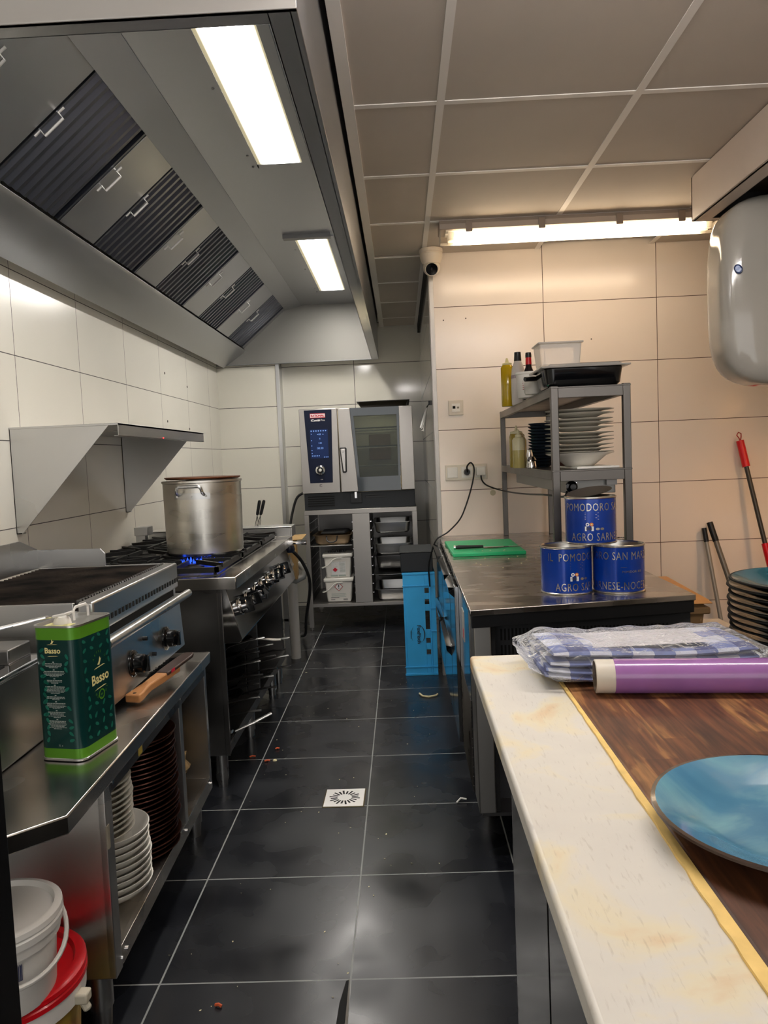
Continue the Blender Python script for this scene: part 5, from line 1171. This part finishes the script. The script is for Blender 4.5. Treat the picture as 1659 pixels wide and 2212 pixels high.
# front face with openings cut out as strips
xa, xb, xc, xd = cx0_, .098, .122, cx1_
def wallp(o, x0, x1, z0, z1): o.box(x0, x1, cy0_, cy0_+.006, z0, z1)
wallp(o, xa, xb, .0, .575); wallp(o, xc, xd, 0, .575)
zs = [0, .116, .144, .181, .209, .258, .362, .398, .426, .461, .489, .575]
for i in range(0, len(zs)-1, 2): wallp(o, xb, xc, zs[i], zs[i+1])
o.box(cx0_, cx0_+.006, cy0_+.006, cy1_, 0, .575); o.box(cx1_-.006, cx1_, cy0_+.006, cy1_, 0, .575); o.box(cx0_, cx1_, cy0_+.006, cy1_, 0, .006); o.box(cx0_, cx1_, cy0_+.006, cy1_, .569, .575)
o.box(cx0_-.004, cx1_, cy0_-.004, cy0_, .565, .578); o.box(cx0_-.004, cx1_, cy0_-.005, cy0_, .500, .506); o.box(cx0_-.004, cx1_, cy0_-.005, cy0_, .045, .052); o.box(cx0_-.004, cx1_, cy0_-.004, cy0_, .0, .012)
o.box(.128, .132, cy0_-.004, cy0_, .0, .575); o.box(.126, cx1_, cy0_-.005, cy0_, .372, .378); o.box(.126, cx1_, cy0_-.005, cy0_, .244, .250); o.box(cx0_+.008, cx0_+.011, cy0_-.003, cy0_, .05, .5)
o.build('crate_shell', bluecr, cr, bevel=.0012)
o = MB(); o.text('FoxFisch', .030, lambda u, v: (.050+v*.95, cy0_-.0062, .232-u), 0, bold=.0006)
o.text('www.foxfisch.de', .007, lambda u, v: (.012+v, cy0_-.0062, .232-u), 0)
def arc(o, pts, w_): 
    for i in range(len(pts)-1):
        a, b = Vector(pts[i]), Vector(pts[i+1]); d = (b-a).normalized(); nn = Vector((-d.y, d.x)); wa = w_*math.sin(PI*(i+.3)/len(pts)); wb2 = w_*math.sin(PI*(i+1.2)/len(pts))
        q = [a-nn*wa, b-nn*wb2, b+nn*wb2, a+nn*wa]; o.add([(p.x, cy0_-.0062, p.y) for p in q], [(0,1,2,3)])
arc(o, [(.050+.040*math.cos(t), .232+.055*math.sin(t)) for t in [-.9+i*.15 for i in range(14)]], .0028)
arc(o, [(.050+.034*math.cos(t), .232+.055*math.sin(t)) for t in [2.2+i*.15 for i in range(12)]], .0014)
o.build('printed_logo', inkprint, cr, smooth=0)
tag(MB().box(-.028, .150, 4.225, 4.56, .5785, .690).box(-.032, .154, 4.221, 4.564, .684, .692).build('grey_crate', darkp, bevel=.004), 'dark grey plastic box sitting on top of the blue crate', 'box')
# order slips on the passage wall
sl_ = thing('hanging_slips', 'bunch of white paper slips hanging from a hook on the passage wall', 'papers', (XP, 4.62, 1.36))
o = MB(); o.box(XP-.012, XP-.0005, 4.60, 4.63, 1.515, 1.54); o.tube([(XP-.01, 4.615, 1.52), (XP-.03, 4.615, 1.49)], .004, 6); o.build('wall_hook', blackp, sl_)
for i in range(5):
    a = -.5+i*.22; o = MB(); px = XP-.022; L = .13
    o.grid(lambda u, v: (px-.045*v*(1-i/6)+.006*math.sin(u*9+i), 4.615+(a*.35)*v+(u-.5)*(.020+.045*v), 1.50-L*v+.008*math.sin(i*2+u*3)*v), 6, 4); o.build('paper_slip', paperw, sl_)

# ================================================================== BIN, MOP AND BROOMS AT THE FAR WALL
bi = thing('waste_bin', 'beige lidded waste bin beside the refrigerated counter', 'bin', (1.10, 3.55, 0))
o = MB(); o.hexa([(-.13,-.20,0),(.13,-.20,0),(.13,.20,0),(-.13,.20,0),(-.20,-.25,.535),(.185,-.25,.535),(.185,.25,.535),(-.20,.25,.535)]); o.build('bin_body', beigep, bi, w=False, bevel=.02)
o = MB(); o.box(-.215, .195, -.265, .265, .49, .52); o.build('bin_band', beigep, bi, w=False, bevel=.006)
o = MB(); o.hexa([(-.22,-.275,.536),(.205,-.275,.536),(.205,.275,.536),(-.22,.275,.536),(-.20,-.25,.556),(.185,-.25,.556),(.185,.25,.575),(-.20,.25,.575)]); o.build('bin_lid', beigel, bi, w=False, bevel=.006)
def pole(name, p0, p1, label, cat, segs, head):
    t = thing(name, label, cat, p0)
    a, b = Vector(p0), Vector(p1); d = b-a
    for nm, f0, f1, r, mt in segs:
        MB().tube([a+d*f0, a+d*f1], r, 12).build(nm, mt, t)
    if head == 'mop':
        MB().box(p0[0]-.07, p0[0]+.07, p0[1]-.05, p0[1]+.05, 0, .03).build('mop_head', whitep, t, bevel=.008)
        o = MB(); o.tube([b, b+Vector((-.004, 0, .012)), b+Vector((-.017, 0, .030)), b+Vector((-.008, 0, .045)), b+Vector((.006, 0, .038)), b+Vector((.006, 0, .02)), b+Vector((.002, 0, 0))], .003, 6); o.build('hanging_loop', P('loop_red', '#a8342c', .4), t)
    else:
        MB().box(p0[0]-.045, p0[0]+.045, p0[1]-.03, p0[1]+.03, 0, .06).build('broom_head', blackp, t, bevel=.006)
    return t
pole('mop', (1.99, 3.95, .02), (1.808, 4.17, 1.225), 'floor mop with red grips leaning on the tiled wall', 'mop', (('pole', 0, .90, .012, mopg), ('red_grip', .885, 1.0, .020, red), ('red_joint', .45, .55, .018, red)), 'mop')
pole('broom', (1.68, 4.02, .03), (1.612, 4.17, .765), 'shorter broom with grey pole, left of the pair leaning on the wall', 'broom', (('pole', 0, .92, .011, P('broom_pole_grey', '#9a958c', .35, .3)), ('black_grip', .90, 1.0, .013, blackp)), 'b')
pole('broom', (1.80, 3.93, .03), (1.640, 4.165, .795), 'broom with thicker pole, right of the pair leaning on the wall', 'broom', (('pole', 0, .89, .014, P('broom_pole_dark', '#7a756c', .35, .4)), ('black_grip', .87, 1.0, .016, blackp)), 'b')
gbx = thing('green_box', 'small black and green box with clear lid beside the waste bin', 'box', (1.375, 3.5, .30))
o = MB(); o.box(1.33, 1.46, 3.42, 3.60, 0, .345, 0); o.box(1.329, 1.461, 3.419, 3.601, .345, .365, 1); o.build('box_body', [blackp, P('lime_band', '#3f7a22', .4)], gbx, bevel=.002)
MB().box(1.335, 1.455, 3.425, 3.595, .366, .40).build('clear_top', clearl, gbx, bevel=.002)

# ================================================================== RIGHT-HAND HOOD AND WHITE APPLIANCE
bh = thing('side_hood', 'painted metal exhaust hood at the right with dark underside', 'hood', (1.65, 2.2, 2.1))
o = MB(); HX, HB, HY = 1.205, 2.108, 3.205
o.box(HX, HX+.012, .7, HY, HB, 2.282); o.box(HX, 2.09, HY-.012, HY, HB, 2.282); o.box(HX, 2.09, .7, .712, HB, 2.282)
o.prism([(HX, HB), (HX+.07, HB-.0), (HX+.07, HB+.006), (HX, HB+.006)], 'y', .7, HY); o.box(HX+.07, 2.09, HY-.04, HY, HB, HB+.006); o.build('hood_shell', duct, bh, bevel=.002)
o = MB(); o.box(HX+.07, 2.09, .72, HY-.04, 2.20, 2.21)
for i in range(6): o.box(HX+.07, 2.09, .75+i*.42, .76+i*.42, 2.185, 2.20)
o.box(HX+.066, HX+.07, .72, HY-.04, HB, 2.21); o.box(HX+.07, 2.09, HY-.044, HY-.04, HB, 2.21)
o.build('hood_filters', P('black_filter', '#0d0b0b', .6), bh, smooth=0)
wa = thing('white_appliance', 'large rounded glossy white appliance hanging under the side hood', 'appliance', (1.52, 2.93, 1.41))
o = MB(); bm = bmesh.new(); bmesh.ops.create_cube(bm, size=1); bmesh.ops.subdivide_edges(bm, edges=bm.edges[:], cuts=14, use_grid_fill=True)
for v in bm.verts:
    x, y, z = v.co*2
    q = (abs(x)**5+abs(y)**5+abs(z)**5)**(1/5); m_ = max(abs(x), abs(y), abs(z)); s_ = m_/q if q else 1
    x, y, z = x*s_, y*s_, z*s_
    v.co = Vector((1.54+x*.335*(1-.03*z*z), 3.00+y*.12, 1.77+z*.355-.02*x*(z < 0)))
bm.verts.index_update(); o.add([v.co[:] for v in bm.verts], [tuple(v.index for v in f.verts) for f in bm.faces]); bm.free(); o.build('enamel_casing', whitesteel, wa, smooth=60)
o = MB(); o.lathe([(1e-4, -.004), (.013, -.004), (.018, -.002), (.019, .004)], 28, (0, 0, 0), 0, 'y'); o.lathe([(1e-4, -.0045), (.012, -.0045)], 28, (0, 0, 0), 1, 'y')
o.text('AGM', .011, lambda u, v: (u, -.0052, v-.004), 0); o.xf(Matrix.Translation((1.252, 2.888, 1.845)) @ Matrix.Rotation(-.55, 4, 'Z') @ Matrix.Rotation(-.45, 4, 'Y') @ Matrix.Scale(.75, 4, (1, 0, 0))); o.build('oval_badge', [P('badge_blue', '#2c3c66', .2, coat=.5), P('badge_grey', '#7a86a0', .2, .5)], wa)
MB().box(1.45, 1.63, 2.95, 3.05, 2.08, 2.2).build('hanger_bracket', steel, wa)
# unseen warm lamp right of the frame, added for the orange wall glow
hl = thing('unseen_warm_lamp', 'unseen warm lamp added on a ceiling cord to the right of the side hood', 'lamp', (1.975, 3.42, 1.50))
MB().lathe([(.02, .20), (.06, .16), (.11, .02), (.115, 0), (.105, .004), (.055, .15)], 32).build('lamp_shade', steeld, hl, w=False)
MB().lathe([(1e-4, .03), (.04, .05), (.05, .09), (.02, .14)], 24).build('bulb', warmlamp, hl, w=False)
MB().cyl((0, 0, .19), .006, .59, 8).build('lamp_cord', rubber, hl, w=False)

# ================================================================== WORKTABLE IN FRONT
wt = thing('worktable', 'dark polished steel work table in the right foreground', 'table', (.75, .5, 0))
tsteel = P('table_side_steel', (.055, .052, .05), .16, 1, var=.15, vs=3, rvar=.05)
MB().box(.172, 1.4, -.6, 1.32, .05, .795).build('table_body', tsteel, wt, bevel=.002)
for (ya, yb) in ((.982, 1.312), (.50, .972), (.02, .492)):
    MB().box(.168, .1715, ya, yb, .06, .79).build('door', tsteel, wt, bevel=.001)
MB().box(.162, 1.4, -.6, 1.40, .795, .812).build('table_top', steeld, wt, bevel=.002)
MB().box(.45, 1.4, 1.395, 1.50, .78, .815).build('rear_ledge', steeld, wt, bevel=.002)
for (x, y) in ((.22, 1.27), (1.35, 1.27)): MB().cyl((x, y, 0), .025, .05, 14).build('foot', blackp, wt)
tag(MB().box(.113, .2445, -.6, 1.42, .814, .840).build('white_cutting_board', board_m, bevel=.005, seg=3), 'long stained white cutting board along the table edge', 'cutting board')
o = MB(); rn = random.Random(5); nseg = 90; L0 = []; R0 = []
for i in range(nseg+1):
    y = -.6+i*(1.235+.6)/nseg; wd = .0022+.0085*max(0, (1.25-y)/.8)**1.4
    L0.append((.2440-wd-rn.uniform(0, .0016), y)); R0.append((.2455, y))
vs = [(x, y, z) for z in (.8401, .8432) for ps in (L0, R0) for x, y in ps]; k = nseg+1
fs = []
for i in range(nseg): fs += [(2*k+i, 2*k+i+1, 3*k+i+1, 3*k+i), (i, i+1, 2*k+i+1, 2*k+i), (k+i, 3*k+i, 3*k+i+1, k+i+1)]
o.add(vs, fs); tag(o.build('worn_edge_strip', P('yellow_worn_strip', '#ecc878', .55, var=.12, vs=30, bump=.3, bs=60)), 'frayed yellow strip between white board and brown wood board', 'strip')
tag(MB().box(.2452, 1.4, -.6, 1.46, .8125, .842).build('butcher_block', wood_m, bevel=.004), 'worn brown wooden chopping block beside the white board', 'chopping block')
ZWd = .8425

# blue plate in front
def tealplate(r, name, label, rimm, upm, lowm):
    t = thing(name, label, 'plate')
    s = r/.131
    o = MB(); o.lathe([(1e-4,.0045),(.058*s,.0045),(.074*s,.006),(.088*s,.0105),(.112*s,.0215),(.127*s,.0262)], 72, m=0)
    o.lathe([(.127*s,.0262),(.131*s,.0258),(.1315*s,.0235)], 72, m=1)
    o.lathe([(.1315*s,.0235),(.112*s,.0165),(.086*s,.0055),(.072*s,.001),(.068*s,0),(.062*s,.001),(1e-4,.001)], 72, m=2)
    o.build('plate_body', [upm, rimm, lowm], t, w=False, smooth=50)
    return t
tp = tealplate(.1315, 'blue_plate', 'large teal blue plate lying on the wooden block in front', tealrim, tealp, blackstone); tp.location = (.362, .718, ZWd)
tp2 = tealplate(.138, 'teal_plate', 'x', blackstone, platemat('deep_teal_glaze', '#1e4048', '#275058', '#32606a'), blackstone)
stk(tp2, 10, (.712, 1.352, ZWd), .0118, .0025, 'dark teal stoneware plate, %s of the stack at the table corner', 'teal plates on the table')

# packaged tea towels
tw = thing('towel_pack', 'folded blue and white checked tea towels in clear plastic wrap', 'towels', (.385, 1.285, ZWd), .045)
def layer(z0, th, L, W_, bend, ph):
    o = MB(); n = 40; sec = []
    for k in range(12):
        t = 2*PI*k/12; c_, s_ = math.cos(t), math.sin(t); e = .35
        sec.append((math.copysign(abs(c_)**e, c_)*W_/2, math.copysign(abs(s_)**.8, s_)*th/2))
    vs = []
    for i in range(n+1):
        u = i/n; x = (u-.5)*L; e = min(u, 1-u)*n
        sc_ = 1 if e >= 3 else (.55+.15*e)
        rise = bend*(max(0, -x/(L/2)-.35))**1.5+.003*math.sin(x*22+ph)
        for (yy_, zz_) in sec: vs.append((x+.004*math.sin(yy_*30+ph), yy_*(1-.03*(sc_ < 1)), z0+th/2+zz_*sc_+rise+.0018*math.sin(yy_*34+x*17+ph)))
    fs = []
    for i in range(n):
        for k in range(12): fs.append((i*12+k, i*12+(k+1) % 12, (i+1)*12+(k+1) % 12, (i+1)*12+k))
    fs += [tuple(range(12)), tuple(n*12+k for k in range(12))]
    o.add(vs, fs); return o
for i in range(4):
    layer(.003+i*.0115, .0125, .345-.006*i, .165-.005*i, .014, i*1.3).build('folded_towel', check_m, tw, w=False)
rn = random.Random(11)
def wrapf(u, v):
    a = (v)*2*PI; L = .395; x = (u-.5)*L
    e = min(u, 1-u); sc_ = min(1, .28+e*7) 
    W_, Hh = .100*(.75+.25*sc_), .030*sc_
    c_, s_ = math.cos(a), math.sin(a); y = math.copysign(abs(c_)**.5, c_)*W_; z = math.copysign(abs(s_)**.8, s_)*Hh
    j = math.sin(x*90+y*60)*math.sin(y*70-x*35)*.0022
    zz_ = .030+z+j*(1 if z > -.01 else 0)+(.018*max(0, -x/(L/2)-.35)**1.3 if z > 0 else .012*max(0, -x/(L/2)-.45))
    return (x+j, y+j, max(.001, zz_))
o = MB(); o.grid(wrapf, 90, 60); o.build('plastic_wrap', wrapm, tw, w=False, smooth=25)
o = MB()
def tailf(u, v): return (.178+.035*u, -.07+.05*v-.02*u+.01*math.sin(v*14), .016+.008*math.sin(v*17+u*5)+.010*u)
o.grid(tailf, 8, 14); o.build('wrap_tail', wrapm, tw, w=False, smooth=0)
# label sheet printed in the pack
MB().add([(-.10, -.055, .0545), (.10, -.05, .0545), (.10, .05, .0545), (-.10, .05, .0545)], [(0,1,2,3)]).build('paper_insert', P('insert_paper', '#c9c6c8', .5), tw, w=False)

# purple roll
pr_ = thing('foil_roll', 'purple wrapped roll of cling film lying on the wooden block', 'roll', (.282, 1.166, ZWd+.0262), -.105)
o = MB(); o.tube([(.028, 0, 0), (.47, 0, 0)], .026, 32); o.build('purple_wrap', P('purple_film', '#9a68a6', .22, coat=.5, var=.06, vs=20), pr_, w=False)
o = MB(); o.lathe([(.0235, 0), (.0255, .001), (.0255, .045)], 32, (0, 0, 0), 0, 'x'); o.lathe([(.0235, 0), (.0235, .04), (1e-4, .04)], 32, (0, 0, 0), 1, 'x'); o.build('white_end', [P('white_core', '#d6cfc0', .4), P('core_card', '#7a6a58', .7)], pr_, w=False)
tag(MB().tube([(.60, .60, ZWd+.01), (.70, .64, ZWd+.01)], .004, 6).build('small_stick', steel), 'thin steel stick on the wooden block right of the plate', 'stick')

# ================================================================== FLOOR DRAIN AND SCRAPS
fd = thing('floor_drain', 'square stainless floor drain with radial slots in the tiles', 'drain', (-.253, 2.69, 0), -.01)
DS = .07
o = MB(); o.box(-DS-.004, DS+.004, -DS-.004, DS+.004, .0002, .0012, 1); o.box(-DS, DS, -DS, DS, .0012, .003, 0); o.build('drain_frame', [P('drain_grime', '#5a4e30', .7), P('drain_steel', (.78, .76, .74), .4, .9)][::-1], fd, w=False)
o = MB()
for k in range(20):
    a = 2*PI*(k+.5)/20; c_, s_ = math.cos(a), math.sin(a); r1, r2 = .026, (.056 if k % 2 else .050); w1 = .0028
    o.add([(c_*r1-s_*w1, s_*r1+c_*w1, .0032), (c_*r1+s_*w1, s_*r1-c_*w1, .0032), (c_*r2+s_*w1*1.3, s_*r2-c_*w1*1.3, .0032), (c_*r2-s_*w1*1.3, s_*r2+c_*w1*1.3, .0032)], [(0,1,2,3)])
o.build('drain_slots', gap, fd, w=False, smooth=0)
rn = random.Random(21); o = MB()
for i in range(110):
    x, y = rn.uniform(-.65, .16), rn.uniform(1.5, 5.0); s_ = rn.uniform(.0015, .004); a = rn.random()*3
    o.add([(x+s_*math.cos(a), y+s_*math.sin(a), .0015), (x-s_*.5*math.sin(a), y+s_*.5*math.cos(a), .002), (x-s_*math.cos(a), y-s_*math.sin(a), .0015), (x+s_*.5*math.sin(a), y-s_*.5*math.cos(a), .001)], [(0,1,2,3)])
tag(o.build('floor_crumbs', foodw, smooth=0), 'tiny pale crumbs scattered over the dark floor tiles', 'crumbs', kind='stuff')
for (x, y, a, m_, lb, L) in ((-.665, 3.10, .2, foodo, 'orange food scrap nearest the range leg', .024), (-.595, 3.05, .2, foodo, 'orange food scrap beside the pale one on the grout line', .022), (-.575, 3.18, .3, foodo, 'orange food scrap beyond the grout line', .016), (-.46, 1.64, -.3, foodo, 'orange food scrap on the nearest floor tiles', .016)):
    tag(MB().tube([(x-L/2*math.cos(a), y-L/2*math.sin(a), .004), (x, y, .007), (x+L/2*math.cos(a), y+L/2*math.sin(a), .004)], .0035, 6).build('food_scrap', m_), lb, 'scrap')
tag(MB().lathe([(1e-4, 0), (.009, .002), (.006, .007), (1e-4, .008)], 12, (-.565, 3.055, .0)).build('food_scrap', foodw), 'pale round food scrap on the grout line', 'scrap')
tag(MB().tube([(.045, 3.87, .006), (.058, 3.83, .005), (.09, 3.81, .005), (.13, 3.83, .006), (.135, 3.85, .006)], .005, 7).build('food_scrap', foodw), 'curved pale scrap on the floor in front of the blue crate', 'scrap')
tag(MB().tube([(.145, 2.62, .004), (.16, 2.635, .012), (.18, 2.63, .010)], .003, 6).build('food_scrap', whitep), 'curled white scrap under the corner of the refrigerated counter', 'scrap')

# ================================================================== END OF THE COOKING LINE
ls = thing('low_stand', 'low steel stand between the range and the oven stand', 'stand', (-1.05, 4.95, 0))
MB().box(-1.40, -.742, 4.74, 5.10, .475, .50).build('stand_top', steel, ls, bevel=.002)
for (x, y) in ((-.772, 4.745), (-.772, 5.06), (-1.39, 4.745), (-1.39, 5.06)): MB().box(x, x+.03, y, y+.03, 0, .475).build('leg', steel, ls)
MB().box(-1.39, -.745, 4.745, 5.09, .22, .235).build('stand_shelf', steel, ls)
gv = thing('gas_valve', 'chrome gas valve with dark blue handle at the end of the range', 'valve', (-.66, 4.42, .74))
o = MB(); o.tube([(-.68, 4.40, .745), (-.63, 4.43, .745), (-.585, 4.46, .742)], .009, 10); o.cyl((-.600, 4.448, .743), .014, .03, 12, 0, 'x'); o.box(-.63, -.58, 4.42, 4.44, .738, .748); o.build('valve_body', chrome, gv)
o = MB(); o.lathe([(1e-4,0),(.026,.004),(.032,.022),(.026,.044),(1e-4,.05)], 20, (-.665, 4.40, .690)); o.build('valve_handle', P('valve_blue', '#141c30', .3), gv)
MB().tube([(-.70, 4.46, .72), (-.68, 4.45, .742), (-.66, 4.44, .745)], .010, 8).build('supply_pipe', steel, gv)
tag(MB().hexa([(-.70,4.60,.74),(-.62,4.62,.742),(-.60,4.70,.765),(-.70,4.70,.762),(-.70,4.60,.743),(-.62,4.62,.745),(-.60,4.70,.768),(-.70,4.70,.765)]).box(-.72, -.66, 4.63, 4.70, .50, .742).build('cardboard_box', carton), 'small cardboard box on the low stand behind the gas valve', 'box')
dp = thing('grey_elbow_pipe', 'grey plastic elbow pipe at the end of the range', 'pipe', (-.66, 4.72, .5))
MB().tube([(-.74, 4.66, .50), (-.68, 4.68, .485), (-.635, 4.70, .505), (-.620, 4.71, .545), (-.65, 4.72, .575), (-.70, 4.73, .58), (-.74, 4.73, .57)], .022, 12).build('elbow', P('grey_plastic', '#8a8a86', .4), dp)
MB().tube([(-.70, 4.69, .0), (-.70, 4.69, .49)], .03, 14).build('drain_pipe', P('pale_pipe', '#a9a6a0', .4), dp)
bottle('cleaner_bottle', (-.800, 4.80, .235), [(1e-4,0),(.035,0),(.036,.006),(.036,.14),(.016,.17),(1e-4,.17)], whitep, 'white cleaner bottle on the shelf of the low stand', parts=(('bottle_cap', [(.016,.17),(.016,.195),(1e-4,.195)], whitep),))
wire('grey_hose', [(-.70, 4.52, .72), (-.62, 4.56, .62), (-.60, 4.75, .45), (-.66, 4.95, .2), (-.69, 5.1, .06), (-.73, 5.2, .02)], .010, rubber, 'dark rubber hose dropping from the gas valve to the floor', 'hose')
crumple('crumpled_film', (-.69, 4.50, .50), (.03, .03, .08), P('grey_wrap', '#8c8478', .5), 'crumpled greyish wrapping hanging at the end of the range', 'wrapping', 8)
